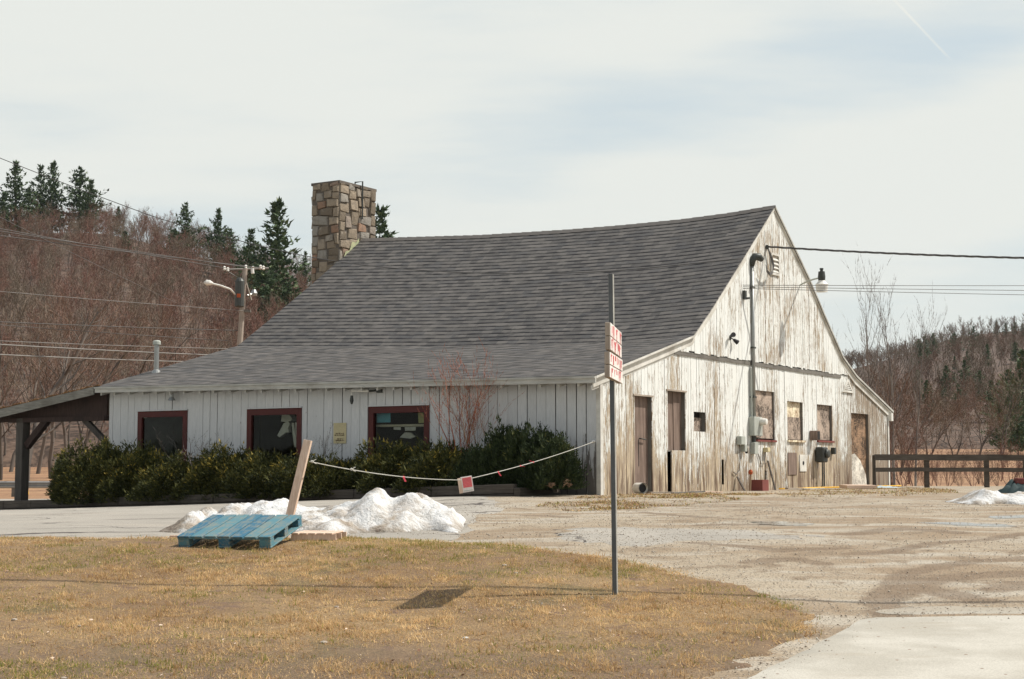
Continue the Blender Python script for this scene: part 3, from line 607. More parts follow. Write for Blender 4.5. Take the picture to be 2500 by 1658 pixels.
MB().add([L_(x0+.01, .05, z0), L_(x1-.02, .05, z0), L_(x1-.12, .05, z0+.35), L_(x0+(x1-x0)*.62, .05, z0+.75), L_(x0+(x1-x0)*.3, .05, z0+.95), L_(x0+.01, .05, zt)]+[L_(x0+.01, .07, z0), L_(x1-.02, .07, z0), L_(x1-.12, .07, z0+.35), L_(x0+(x1-x0)*.62, .07, z0+.75), L_(x0+(x1-x0)*.3, .07, z0+.95), L_(x0+.01, .07, zt)],
         [(0, 1, 2, 3, 4, 5), (11, 10, 9, 8, 7, 6)]+[(i, (i+1) % 6+0, (i+1) % 6+6, i+6) for i in range(6)]).build('torn_panel', M['dirtywhite'], d2)
# louvre vent high in the gable, triangular vent, small hatches
x0, z1 = G(1875, 617); x1, _ = G(1895, 617); _, z0 = G(1875, 670); lv = MB(); yv = -.1
lv.box(L_(x0, yv, z0), L_(x0+.05, -.05, z1)).box(L_(x1-.05, yv, z0), L_(x1, -.05, z1)).box(L_(x0+.05, yv, z1-.05), L_(x1-.05, -.05, z1)).box(L_(x0+.05, yv, z0), L_(x1-.05, -.05, z0+.06))
lo = lv.build('louvre_vent', M['trim'], barn); lo['label'] = 'narrow louvre vent high in the gable'
sl_ = MB(); zz_ = z0+.07
while zz_ < z1-.12:
    P = [L_(x0+.05, -.062, zz_+.05), L_(x1-.05, -.062, zz_+.05), L_(x1-.05, -.095, zz_), L_(x0+.05, -.095, zz_), L_(x0+.05, -.062, zz_+.065), L_(x1-.05, -.062, zz_+.065), L_(x1-.05, -.095, zz_+.015), L_(x0+.05, -.095, zz_+.015)]
    sl_.hexa(P); zz_ += .105
sl_.build('louvre_slats', M['trim'], lo)
xa, za = G(2065, 925); xb, zb = G(2053, 957); xc, _ = G(2079, 960); tv = MB(); yv = -.07; zc_ = (za+zb)/2
def tri(s_, y_):
    cx_, cz_ = xa, zb+(za-zb)/3; return [L_(cx_+(x_-cx_)*s_, y_, cz_+(z_-cz_)*s_) for x_, z_ in ((xb, zb), (xc, zb), (xa, za))]
o_, i_ = tri(1, yv), tri(.72, yv); ob, ib = tri(1, -.03), tri(.72, -.03)
tv.add(o_+i_+ob+ib, [(0, 1, 4, 3), (1, 2, 5, 4), (2, 0, 3, 5)]+[(j, j+6, (j+1) % 3+6, (j+1) % 3) for j in range(3)]+[(j+3, (j+1) % 3+3, (j+1) % 3+9, j+9) for j in range(3)])
vo = tv.build('triangle_vent', M['trim'], barn); sl_ = MB(); hh = (za-zb)
for q in range(5):
    z_ = zb+hh*(.14+q*.14); f_ = 1-(z_-zb)/hh; w0, w1 = xa-(xa-xb)*f_*.93, xa+(xc-xa)*f_*.93
    sl_.hexa([L_(w0, -.03, z_), L_(w1, -.03, z_), L_(w1, -.062, z_-.03), L_(w0, -.062, z_-.03), L_(w0, -.03, z_+.02), L_(w1, -.03, z_+.02), L_(w1, -.062, z_-.01), L_(w0, -.062, z_-.01)])
sl_.build('vent_slats', M['trim'], vo)
r_ = grect(1920, 1105, 1941, 1159); o = MB().box((r_[0], -.05, r_[2]-Z0), (r_[1], -.024, r_[3]-Z0)).build('hatch_cover', M['doorwood'], barn); o['label'] = 'brown board over a low opening'
r_ = grect(1949, 1110, 1965, 1151); o = MB().box((r_[0], -.045, r_[2]-Z0), (r_[1], -.024, r_[3]-Z0)).lathe([(.055, 0), (.05, .012)], ((r_[0]+r_[1])/2, -.045, (r_[2]+r_[3])/2-Z0), (0, -1, 0), 12, 1).build('hatch_cover', [M['trim'], M['black']], barn); o['label'] = 'white board with a round hole'
# corner boards
MB().box(L_(-.032, -.055, 1.1), L_(.09, -.031, 3.45)).box(L_(-.032, -.030, 1.1), L_(.028, .046, 3.45)).build('corner_board', M['trim'], barn)
MB().box(L_(RW-.1, -.055, 1.12), L_(RW+.02, -.03, 3.5)).build('corner_board', M['trim'], barn)
MB().box(L_(RW-.03, -.15, 3.18), L_(RW+.14, -.02, 3.42)).build('eave_return', M['white'], barn)
# --- front wall
wins = [(11.52, 13.2, 1.62, 3.135), (7.9, 9.58, 1.60, 3.12), (4.26, 5.94, 1.58, 3.10)]
wt = lambda y: zE(y)+.06
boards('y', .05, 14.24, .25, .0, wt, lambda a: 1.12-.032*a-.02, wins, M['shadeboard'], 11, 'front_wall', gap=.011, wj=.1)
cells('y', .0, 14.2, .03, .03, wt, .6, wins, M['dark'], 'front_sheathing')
for i, (y0, y1, z0, z1) in enumerate(wins):
    fw = .14; mb = MB()
    mb.box(L_(-.05, y0, z1-.15), L_(.06, y1, z1)).box(L_(-.05, y0, z0), L_(.06, y0+fw, z1-.15)).box(L_(-.05, y1-fw, z0), L_(.06, y1, z1-.15)).box(L_(-.07, y0+fw, z0), L_(.06, y1-fw, z0+.08))
    fr_ = mb.build('window', M['redframe'], barn); fr_['label'] = ['front window nearest the porch', 'middle front window', 'front window nearest the gable'][i]
    MB().box(L_(.0, y0+fw, z0+.08), L_(.006, y1-fw, z1-.15)).build('pane', M['glass'], fr_)
    MB().box(L_(-.075, y0-.02, z1+.004), L_(-.023, y1+.02, z1+.03)).build('drip_cap', M['shadeboard'], fr_)
# other walls and floor
YB = lambda x: yL(x)-.2
mb = MB()
for a, b_ in zip(xg[:-1], xg[1:]):
    a_c, b_c = max(a, 0), min(b_, RW)
    if b_c <= a_c: continue
    mb.hexa([L_(a_c, YB(a_c), .6), L_(b_c, YB(b_c), .6), L_(b_c, YB(b_c)+.05, .6), L_(a_c, YB(a_c)+.05, .6), L_(a_c, YB(a_c), zroof(a_c, 13)-.05), L_(b_c, YB(b_c), zroof(b_c, 13)-.05), L_(b_c, YB(b_c)+.05, zroof(b_c, 13)-.05), L_(a_c, YB(a_c)+.05, zroof(a_c, 13)-.05)])
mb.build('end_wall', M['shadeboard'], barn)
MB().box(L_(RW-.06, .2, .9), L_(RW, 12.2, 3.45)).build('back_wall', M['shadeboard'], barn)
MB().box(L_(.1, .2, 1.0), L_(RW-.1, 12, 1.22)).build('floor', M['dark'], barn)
MB().box(L_(3.2, .2, 1.2), L_(3.3, 12.0, 4.2)).build('inner_partition', mat('brown_room_wall', col=(.10, .085, .06)), barn)
# --- chimney (stones laid in courses)
ch = MB(); c_x0, c_x1 = 8.41, 10.2; zt0 = 10.42
def chim_stones(fn_pt, width, z0_, z1_, seed):
    r = random.Random(seed); pts = []; z = z0_+.05
    tries = 0
    while tries < 2500:
        tries += 1; p = (r.uniform(-.02, width+.02), r.uniform(z0_, z1_)); big_ = .36 if r.random() < .35 else .23
        if all(((p[0]-q[0])*.72)**2+((p[1]-q[1])*1.15)**2 > (big_*.5+q[2]*.5)**2 for q in pts): pts.append((p[0], p[1], big_))
    for i, p in enumerate(pts):
        poly = [(0, z0_), (width, z0_), (width, z1_), (0, z1_)]
        for j, q in enumerate(pts):
            if i == j or abs(p[0]-q[0])+abs(p[1]-q[1]) > 1.6: continue
            # bisector in the stretched metric that makes stones wider than tall
            ax, az = (q[0]-p[0]), (q[1]-p[1])
            if abs(az)*1.15 > abs(ax): ax *= .12; az *= 1.2
            else: az *= .12
            mx_, mz_ = (p[0]+q[0])/2, (p[1]+q[1])/2; out = []
            f = lambda t: (t[0]-mx_)*ax+(t[1]-mz_)*az
            for k2 in range(len(poly)):
                A, Bq = poly[k2], poly[(k2+1) % len(poly)]; fa, fb = f(A), f(Bq)
                if fa <= 0: out.append(A)
                if (fa < 0) != (fb < 0) and abs(fa-fb) > 1e-9: t = fa/(fa-fb); out.append((A[0]+(Bq[0]-A[0])*t, A[1]+(Bq[1]-A[1])*t))
            poly = out
            if len(poly) < 3: break
        if len(poly) < 3: continue
        n = len(poly); cxm = sum(t[0] for t in poly)/n; czm = sum(t[1] for t in poly)/n; out = r.uniform(.02, .07); rn = r.random()
        g0 = lambda t, s_: (cxm+(t[0]-cxm)*s_, czm+(t[1]-czm)*s_)
        tx, tz = r.uniform(-.12, .12), r.uniform(-.12, .12)
        R0 = [g0(t, .95) for t in poly]; R1 = [g0((t[0]+r.uniform(-.01, .01), t[1]+r.uniform(-.01, .01)), .84) for t in poly]
        vv = [fn_pt(t[0], t[1], -.0) for t in R0]+[fn_pt(t[0], t[1], max(.012, out+(t[0]-cxm)*tx+(t[1]-czm)*tz+r.uniform(-.008, .008))) for t in R1]
        vv.append(fn_pt(cxm, czm, out+.012))
        ch.add(vv, [(k2, (k2+1) % n, (k2+1) % n+n, k2+n) for k2 in range(n)]+[(k2+n, (k2+1) % n+n, 2*n) for k2 in range(n)], 0, rn)
cyb = yL(c_x0)-.02; cang = -.08
def cp(x, y, z): return L_(x, y, z)
DEP = 1.02
yc0 = lambda x: yL(x)+.01-(0)
chy = yL(c_x0)+.02
topz = lambda x, y: zt0-.0*(x)-.02
# core
ch.box(L_(c_x0, chy, .7), L_(c_x1, chy+DEP, zt0-.1), 1)
chim_stones(lambda a, z, o: L_(c_x0+a, chy-o, z), c_x1-c_x0, 7.3, zt0-.02, 2)
chim_stones(lambda a, z, o: L_(c_x0-o, chy+a, z), DEP, 4.5, zt0-.02, 3)
chim_stones(lambda a, z, o: L_(c_x0+a, chy+DEP+o, z), c_x1-c_x0, 3, zt0-.02, 4)
ch.box(L_(c_x0-.04, chy-.04, zt0-.08), L_(c_x1+.04, chy+DEP+.04, zt0), 1)
chm = ch.build('chimney', [M['stone'], M['mortar']], barn); chm['label'] = 'tall fieldstone chimney'
MB().add([L_(8.5, chy-.078, 7.8), L_(9.35, chy-.078, 8.5), L_(9.3, chy-.078, 8.76), L_(9.16, chy-.078, 8.6), L_(8.98, chy-.078, 8.62), L_(8.84, chy-.078, 8.32), L_(8.66, chy-.078, 8.28), L_(8.52, chy-.078, 8.0)], [tuple(range(7, -1, -1))]).build('copper_stain', M['lichen'], chm)
MB().tube([L_(9.45, chy+.2, zt0-.02), L_(9.45, chy+.2, zt0+.12), L_(9.45, chy-.09, zt0+.12), L_(9.45, chy-.09, zt0-1.05)], .025, 6).build('iron_bracket', M['darkmetal'], chm)
# --- roof vent pipe
yv_, xv_ = 12.35, .95
zv = zroof(xv_, yv_)
for _ in range(30):                                     # slide along the slope to the surveyed spot
    pass
def roof_pt(px, py):
    d = ray(px, py)
    for t in np.arange(25, 60, .02):
        p = CAM+d*t; q = p[:2]-C0; x, y = q@GD, q@FD
        if -.4 < x < 9.4 and p[2] <= zroof(x, y): return x, y, p[2]
    return x, y, p[2]
x_, y_, z_ = roof_pt(381.5, 909)
vp = thing('vent_pipe', 'grey capped vent pipe rising from the low end of the roof', 'vent pipe', tuple(B(x_, y_, z_)))
hp = (909-831)/FOC*(B(x_, y_).y)
MB().lathe([(.13, -.05), (.10, .05), (.066, .07), (.066, hp-.1)], (0, 0, 0), n=14).build('pipe', M['metal'], vp, smooth=False)
MB().lathe([(.07, hp-.13), (.105, hp-.11), (.105, hp-.03), (.08, hp), (.02, hp+.01)], (0, 0, 0), n=14).build('cap', M['greymetal'], vp)
# --- porch (open lean-to off the left end)
PY1 = 18.7
def zP(y): return 3.80-(y-14.2)*.142
mb = MB(); n = 8                                                # roof deck with needles on top
mb.hexa([L_(-.36, 14.36, zP(14.36)-.03), L_(6, 13.9, zP(14.36)-.03), L_(6, PY1, zP(PY1)-.03), L_(-.36, PY1, zP(PY1)-.03), L_(-.36, 14.36, zP(14.36)+.02), L_(6, 13.9, zP(14.36)+.02), L_(6, PY1, zP(PY1)+.02), L_(-.36, PY1, zP(PY1)+.02)])
por = thing('porch', 'open lean-to porch of dark timber at the left end of the barn', 'porch', (C0[0], C0[1], Z0), ROT)
mb.build('porch_roof', M['beam'], por)
rr = np.random.default_rng(5); N = 9000; yy_ = rr.uniform(14.3, PY1, N); xx_ = np.where(rr.random(N) < .6, rr.uniform(-.37, -.25, N), rr.uniform(-.36, .9, N)); zz_ = 3.80-(yy_-14.2)*.142+.02-Z0
a = rr.uniform(0, 6.28, N); Lh = rr.uniform(.02, .06, N); up_ = rr.uniform(0, .075, N)*(.4+.6*np.sin(yy_*5)**2)
V0 = np.stack([xx_, yy_, zz_], 1); V1 = V0+np.stack([np.cos(a)*Lh, np.sin(a)*Lh, up_], 1); V2 = V0+np.stack([-np.sin(a)*.02, np.cos(a)*.02, up_*.4], 1)
rawmesh('needle_litter', np.concatenate([V0, V1, V2]), np.stack([np.arange(N), np.arange(N)+N, np.arange(N)+2*N], 1), M['moss'], parent=por)['kind'] = 'stuff'
MB().hexa([L_(-.40, 14.42, zP(14.42)-.19), L_(-.40, PY1, zP(PY1)-.21), L_(-.365, PY1, zP(PY1)-.21), L_(-.365, 14.42, zP(14.42)-.19), L_(-.40, 14.42, zP(14.42)+.015), L_(-.40, PY1, zP(PY1)+.015), L_(-.365, PY1, zP(PY1)+.015), L_(-.365, 14.42, zP(14.42)+.015)]).build('porch_fascia', M['porchfascia'], por)
MB().hexa([L_(-.05, 14.3, 3.05), L_(-.05, PY1, 2.93), L_(.0, PY1, 2.93), L_(.0, 14.3, 3.05), L_(-.05, 14.3, zP(14.3)-.04), L_(-.05, PY1, zP(PY1)-.04), L_(.0, PY1, zP(PY1)-.04), L_(.0, 14.3, zP(14.3)-.04)]).build('header_boards', M['beam'], por)
MB().box(L_(-.13, 14.3, 2.93), L_(.12, 17.9, 3.05)).box(L_(4.3, 14.3, 2.7), L_(4.5, 18.5, 3.35)).build('beam', M['beam'], por)
yp, _ = F(47, 1100); yq, _ = F(59, 1100)
MB().box(L_(-.13, yp-.26, .6), L_(.13, yp, 3.05)).build('post', M['porchpost'], por, bevel=.01)
MB().box(L_(4.3, yp-.26, .6), L_(4.5, yp-.05, 2.7)).build('post', M['greypost'], por)
def brace(mb, A, B_, w=.09):
    A, B_ = Vector(A), Vector(B_); d = (B_-A).normalized(); s_ = Vector((1, 0, 0)); u = d.cross(s_).normalized()*w; s_ = s_*w*.8
    mb.hexa([A-u-s_, A+u-s_, A+u+s_, A-u+s_, B_-u-s_, B_+u-s_, B_+u+s_, B_-u+s_])
mb = MB(); brace(mb, L_(0, yp-.3, 2.3), L_(0, yp-1.05, 2.98)); mb.build('brace', M['beam'], por)
mb = MB(); brace(mb, L_(0, 14.3, 2.35), L_(0, 15.15, 2.98), .07); mb.build('brace', M['porchpost'], por)
# --- planter
pl = thing('planter_box', 'long low timber planter box running along the front of the barn', 'planter', (C0[0], C0[1], Z0), ROT)
py0, py1, po = 1.0, 16.1, -1.75
zb_ = lambda y: 1.13-.033*y
mb = MB(); mb2 = MB()
for j in range(15):
    a, b_ = py0+(py1-py0)*j/15, py0+(py1-py0)*(j+1)/15; rn = random.random(); db = .0
    for q in range(2):
        za, zb2 = zb_(a)-.1+q*.2, zb_(b_)-.1+q*.2; s_ = random.uniform(-.01, .01)
        mb.hexa([L_(po+s_, a+.006, za), L_(po+s_, b_-.006, zb2), L_(po+.15+s_, b_-.006, zb2), L_(po+.15+s_, a+.006, za), L_(po+s_, a+.006, za+.19), L_(po+s_, b_-.006, zb2+.19), L_(po+.15+s_, b_-.006, zb2+.19), L_(po+.15+s_, a+.006, za+.19)])
mb.box(L_(po, py0-.15, .95), L_(-.1, py0, 1.31)).box(L_(po, py1, .4), L_(-.1, py1+.15, .9))
mb.build('timber_wall', M['planter'], pl, bevel=.01)
MB().hexa([L_(po+.16, py0, zb_(py0)-.1), L_(-.05, py0, zb_(py0)-.1), L_(-.05, py1, zb_(py1)-.1), L_(po+.16, py1, zb_(py1)-.1), L_(po+.16, py0, zb_(py0)+.2), L_(-.05, py0, zb_(py0)+.22), L_(-.05, py1, zb_(py1)+.22), L_(po+.16, py1, zb_(py1)+.2)]).build('planter_soil', M['soil'], pl)
# ------------------------------------------------------------------ fittings on the gable (top-level things)
GP = lambda px, py, out=.0: B(G(px, py)[0], -.03-out, G(px, py)[1])
def gthing(name, label, cat, px, py, group=None):
    x, z = G(px, py); return thing(name, label, cat, tuple(B(x, -.03, z)), ROT, group)
def rel(px, py, rx_, rz_):  # offsets from the thing's origin in gable coordinates
    x, z = G(px, py); return x-rx_, z-rz_
# service mast with meter
x0, z0 = G(1833, 1180); tm = gthing('service_mast', 'tall grey conduit mast with weatherhead and electric meter on the gable', 'electrical mast', 1833, 1100)
x0, z0 = G(1833, 1100); ztop = G(1833, 650)[1]-z0; zm = G(1833, 1019)[1]-z0
MB().tube([(0, -.07, zm), (0, -.07, ztop)], .045, 10).build('conduit', M['metal'], tm, smooth=True)
MB().tube([(-.1, -.05, zm), (-.1, -.05, G(1833, 900)[1]-z0)], .025, 8).build('conduit', M['greymetal'], tm)
mbw = MB(); mbw.tube([(0, -.07, ztop-.02), (0, -.08, ztop+.12), (.05, -.12, ztop+.22), (.14, -.2, ztop+.22), (.22, -.26, ztop+.14)], [.06, .085, .10, .10, .06], 10); mbw.build('weatherhead', M['darkmetal'], tm, smooth=True)
xb0, zb0 = rel(1825.5, 1064, x0, z0); xb1, zb1 = rel(1845.5, 1019, x0, z0)
MB().box((xb0, -.15, zb0), (xb1, .0, zb1)).build('meter_box', M['greymetal'], tm, bevel=.01)
MB().lathe([(.09, 0), (.09, .08), (.075, .16), (.03, .17)], (xb1-.12, -.15, (zb0+zb1)/2+.12), (0, -1, 0), 14).build('meter', M['white'], tm)
_, zq0 = rel(1833, 1109, x0, z0); _, zq1 = rel(1833, 1080, x0, z0)
MB().box((-.1, -.12, zq0), (.13, 0, zq1)).build('breaker_box', M['greymetal'], tm, bevel=.008)
MB().tube([(0, -.06, zq1), (0, -.06, zb0)], .05, 8).tube([(.05, -.05, zb0), (.22, -.05, zb0-.05), (.5, -.03, zb0+.0)], .012, 5).build('conduit', M['darkmetal'], tm)
for py in (703, 850, 970):
    z_ = G(1833, py)[1]-z0; MB().box((-.09, -.122, z_-.02), (.07, .0, z_+.02)).build('strap', M['darkmetal'], tm)
def jbox(px0, py0, px1, py1, dep, m_, label, wire=None):
    xa, za = G(px0, py0); xb, _ = G(px1, py0); _, zb = G(px0, py1); t = thing('junction_box', label, 'electrical box', tuple(B(xa, -.03, zb)), ROT)
    MB().box((0, -dep, 0), (xb-xa, 0, za-zb)).build('box_body', M[m_], t, bevel=.006)
    MB().box((.012, -dep-.008, .012), (xb-xa-.012, -dep-.001, za-zb-.012)).build('box_cover', M[m_], t)
    if wire:
        MB().tube([((xb-xa)/2+a_, -.03, b_) for a_, b_ in wire], .011, 5).build('wire', M['cable'], t, smooth=True)
jbox(1795, 1065, 1806, 1086, .12, 'greymetal', 'larger grey junction box left of the meter with a hanging wire', [(0, 0), (0, -.4), (-.05, -.62), (-.25, -.72), (-.42, -.66)])
jbox(1806, 1086, 1812, 1103, .10, 'greymetal', 'small narrow grey box just below the larger junction box')
jbox(1860, 1093, 1867, 1104, .12, 'cream', 'small yellowish box right of the meter with a sagging wire', [(0, 0), (-.1, -.3), (-.3, -.3), (-.5, .0), (-.75, .5)])
jbox(2026, 1093, 2030, 1109, .10, 'darkmetal', 'tiny dark box below the boarded window nearest the far door')
t = gthing('wall_vent_hood', 'rusty square vent hood between the two right boarded windows', 'vent hood', 1974, 1075)
MB().box((0, -.22, 0), (.22, 0, .26)).build('hood', M['doorwood'], t, bevel=.01); MB().box((.02, -.225, .02), (.2, -.221, .24)).build('hood_mouth', M['dark'], t)
t = gthing('gas_regulator', 'black regulator box on a thin pipe ladder low on the gable', 'utility meter', 1986, 1129)
MB().box((0, -.26, 0), (.36, -.02, .42)).lathe([(.13, 0), (.13, .08), (.05, .1)], (.2, -.26, .24), (0, -1, 0), 12).build('regulator_body', M['darkmetal'], t, bevel=.03)
MB().tube([(.2, -.15, 0), (.2, -.15, -.65)], .018, 6).tube([(.33, -.15, 0), (.33, -.15, -.65), (.12, -.15, -.65)], .018, 6).tube([(.2, -.15, -.3), (.33, -.15, -.3)], .012, 5).tube([(.2, -.15, -.15), (.33, -.15, -.15)], .012, 5).build('pipework', M['darkmetal'], t)
t = gthing('floodlight', 'black twin floodlight above the wall band on the gable', 'floodlight', 1777, 825)
MB().lathe([(.09, 0), (.09, .04), (.04, .06)], (0, -.01, 0), (0, -1, 0), 12).build('mount_plate', M['darkmetal'], t)
t.scale = (.72, .72, .72)
for q, (dx, dz, dn) in enumerate(((-.14, .06, (-.5, -.6, .1)), (.2, -.06, (.5, -.5, -.45)))):
    MB().tube([(0, -.07, 0), (dx*.6, -.12, dz)], .02, 6).lathe([(.045, 0), (.06, .05), (.085, .16), (.085, .18)], (dx*.6, -.12, dz), dn, 12).build('lamp_head', M['black'], t, smooth=False)
MB().tube([(0, -.03, .03), (.12, -.02, 1.0), (.3, -.02, 2.05)], .007, 4).build('wire', M['cable'], t)
t = gthing('phone_bracket', 'small dark bracket beside the conduit on the gable', 'bracket', 1809, 722)
MB().box((-.06, -.1, -.1), (.06, -.0, .12)).tube([(0, -.08, -.08), (.12, -.14, -.06)], .03, 6).build('bracket_body', M['darkmetal'], t)
# yard light on curved arm
t = gthing('yard_light', 'white shaded yard light on a curved arm reaching past the right roof edge', 'yard light', 1949, 697)
tip = at(2000, 679, 0+B(G(1949, 697)[0], 0).y-.9); base = Vector(t.location); dlt = tip-base
R_ = Matrix.Rotation(-ROT, 4, 'Z'); tl = R_ @ dlt
pts = [(0, 0, 0), (tl.x*.15, tl.y*.2, tl.z*.45), (tl.x*.4, tl.y*.45, tl.z*.85), (tl.x*.7, tl.y*.75, tl.z*1.05), tuple(tl)]
MB().tube(pts, .022, 8).box((-.05, -.02, -.12), (.05, 0, .12)).build('arm', M['greymetal'], t, smooth=False)
hx, hy, hz = tl.x*1.12, tl.y*1.12, tl.z
MB().tube([tuple(tl), (hx, hy, hz)], .05, 8).lathe([(.09, -.08), (.10, .02), (.085, .16), (.04, .17), (.04, .21), (.055, .22), (.05, .25)], (hx, hy, hz), n=14).build('ballast', M['darkmetal'], t)
MB().lathe([(.08, -.07), (.11, -.12), (.175, -.19), (.165, -.2), (.145, -.37), (.155, -.38)], (hx, hy, hz), n=20).build('lamp_shade', M['white'], t)
# front wall lamps and notice
def fthing(name, label, cat, px, py):
    y, z = F(px, py); return thing(name, label, cat, tuple(B(-.03, y, z)), ROT)
t = fthing('wall_lamp', 'small blue-grey bell lamp under the eave near the porch', 'wall lamp', 434, 955)
MB().tube([(0, 0, .03), (-.14, 0, .04), (-.18, 0, -.03)], .016, 6).build('arm', M['greymetal'], t); MB().lathe([(.03, 0), (.045, -.05), (.05, -.14), (.10, -.22), (.095, -.22)], (-.18, 0, -.02), n=14).build('lamp_shade', M['metal'], t)
t = fthing('bracket_lamp', 'long-armed white bracket light under the eave above the right window', 'wall lamp', 930, 952)
y1_, _ = rel(0, 0, 0, 0) if False else (F(874, 946)[0]-F(930, 952)[0], 0)
MB().tube([(0, 0, 0), (-.1, .1, -.02), (-.16, y1_*.35, -.03)], .025, 6).box((-.05, -.07, -.07), (0, .07, .07)).build('arm', M['darkmetal'], t)
MB().tube([(-.16, y1_*.3, -.03), (-.2, y1_, -.01), (-.2, y1_, -.12)], [.03, .03, .025], 6).build('lamp_tube', M['white'], t); MB().lathe([(.03, 0), (.045, -.12), (.02, -.2)], (-.2, y1_, -.12), n=8).build('lamp_head', M['darkmetal'], t)
y0_, z1_ = F(817, 1033); y1_, _ = F(848, 1033); _, z0_ = F(817, 1083)
t = thing('paper_notice', 'yellowed paper notice pinned between two front windows', 'notice', tuple(B(-.034, y1_, z0_)), ROT)
w, h = y0_-y1_, z1_-z0_
MB().box((-.008, 0, 0), (0, w, h)).build('paper', M['cream'], t)
mb = MB(); r = random.Random(3)
for (zc, a0, a1, hh_) in ((.49, .18, .82, .03), (.405, .15, .85, .035), (.23, .3, .7, .03), (.15, .16, .84, .035)):
    a = a0*w
    while a < a1*w:
        b_ = a+r.uniform(.008, .02); mb.box((-.0105, a, zc*h-hh_*.5), (-.0085, b_, zc*h+hh_*r.uniform(.2, .5))); a = b_+r.choice([.006, .006, .018])
mb.build('printed_lines', M['ink'], t)
# things behind the windows
def fin(name, label, cat, outline, dep, th_, m_):          # a shape standing indoors, outline in photo units
    P = [F(px, py, dep) for px, py in outline]; n = len(P); cy_ = sum(p[0] for p in P)/n; z_ = min(p[1] for p in P)
    o = thing(name, label, cat, tuple(B(dep, cy_, z_)), ROT); mb = MB(); vv = [(0, p[0]-cy_, p[1]-z_) for p in P]+[(th_, p[0]-cy_, p[1]-z_) for p in P]
    mb.add(vv, [tuple(range(n)), tuple(range(2*n-1, n-1, -1))]+[(i, i+n, (i+1) % n+n, (i+1) % n) for i in range(n)]); b_ = mb.build(name+'_body', M[m_], o); return o
fin('hat', 'grey felt hat above the draped cloth in the middle window', 'hat', [(686, 1029), (688, 1013), (697, 1009), (706, 1012), (712, 1022), (711, 1027), (700, 1031)], .35, .2, 'cloth')
cl_ = [(677, 1063), (684, 1050), (692, 1034), (702, 1029), (708, 1034), (703, 1045), (705, 1056), (697, 1056), (690, 1062), (682, 1068)]
fin('draped_cloth', 'pale cloth draped on a stand in the middle window', 'cloth', cl_, .3, .1, 'cloth')
for i, (px, w, y0) in enumerate(((712, 5, 1032), (720, 4, 1031), (729, 6, 1033))):
    fin('hanging_scarf', ['leftmost pale strip hanging beside the draped cloth', 'middle pale strip hanging beside the draped cloth', 'rightmost pale strip hanging beside the draped cloth'][i], 'scarf', [(px, y0), (px+w, y0), (px+w+4, y0+28), (px+w+9, y0+62), (px+6, y0+58), (px+2, y0+26)], .32, .03, 'cloth')
M['poster_blue'] = mat('faded_blue_poster', col=(.16, .42, .52)); M['poster_green'] = mat('faded_green_poster', col=(.50, .48, .22)); M['paper'] = mat('old_paper', col=(.62, .56, .42))
fin('blue_poster', 'faded blue poster in the upper left of the right front window', 'poster', [(920, 1008), (953, 1008), (953, 1031), (920, 1032)], .12, .01, 'poster_blue')
fin('green_poster', 'olive poster in the upper right of the right front window', 'poster', [(1020, 1008), (1036, 1007), (1040, 1032), (1022, 1033)], .14, .01, 'poster_green')
fin('shelf_board', 'cream shelf edge across the right front window', 'shelf', [(916, 1037), (1040, 1035), (1040, 1041), (916, 1042)], .18, .25, 'paper')
fin('paper_sheets', 'small white papers hanging under the cream shelf edge', 'paper', [(961, 1043), (978, 1043), (978, 1050), (961, 1049)], .17, .008, 'cloth')
fin('paper_strip', 'wider paper strip hanging under the cream shelf', 'paper', [(988, 1043), (1015, 1042), (1014, 1051), (989, 1052)], .17, .008, 'cloth')
fin('tent_card', 'pale folded card standing low in the right front window', 'card', [(976, 1068), (988, 1056), (1002, 1056), (1014, 1066), (1000, 1071)], .3, .05, 'cloth')
fin('window_sticker', 'small white sticker in the corner of the window nearest the porch', 'sticker', [(350, 1016), (359, 1016), (359, 1021), (350, 1021)], .02, .003, 'white')
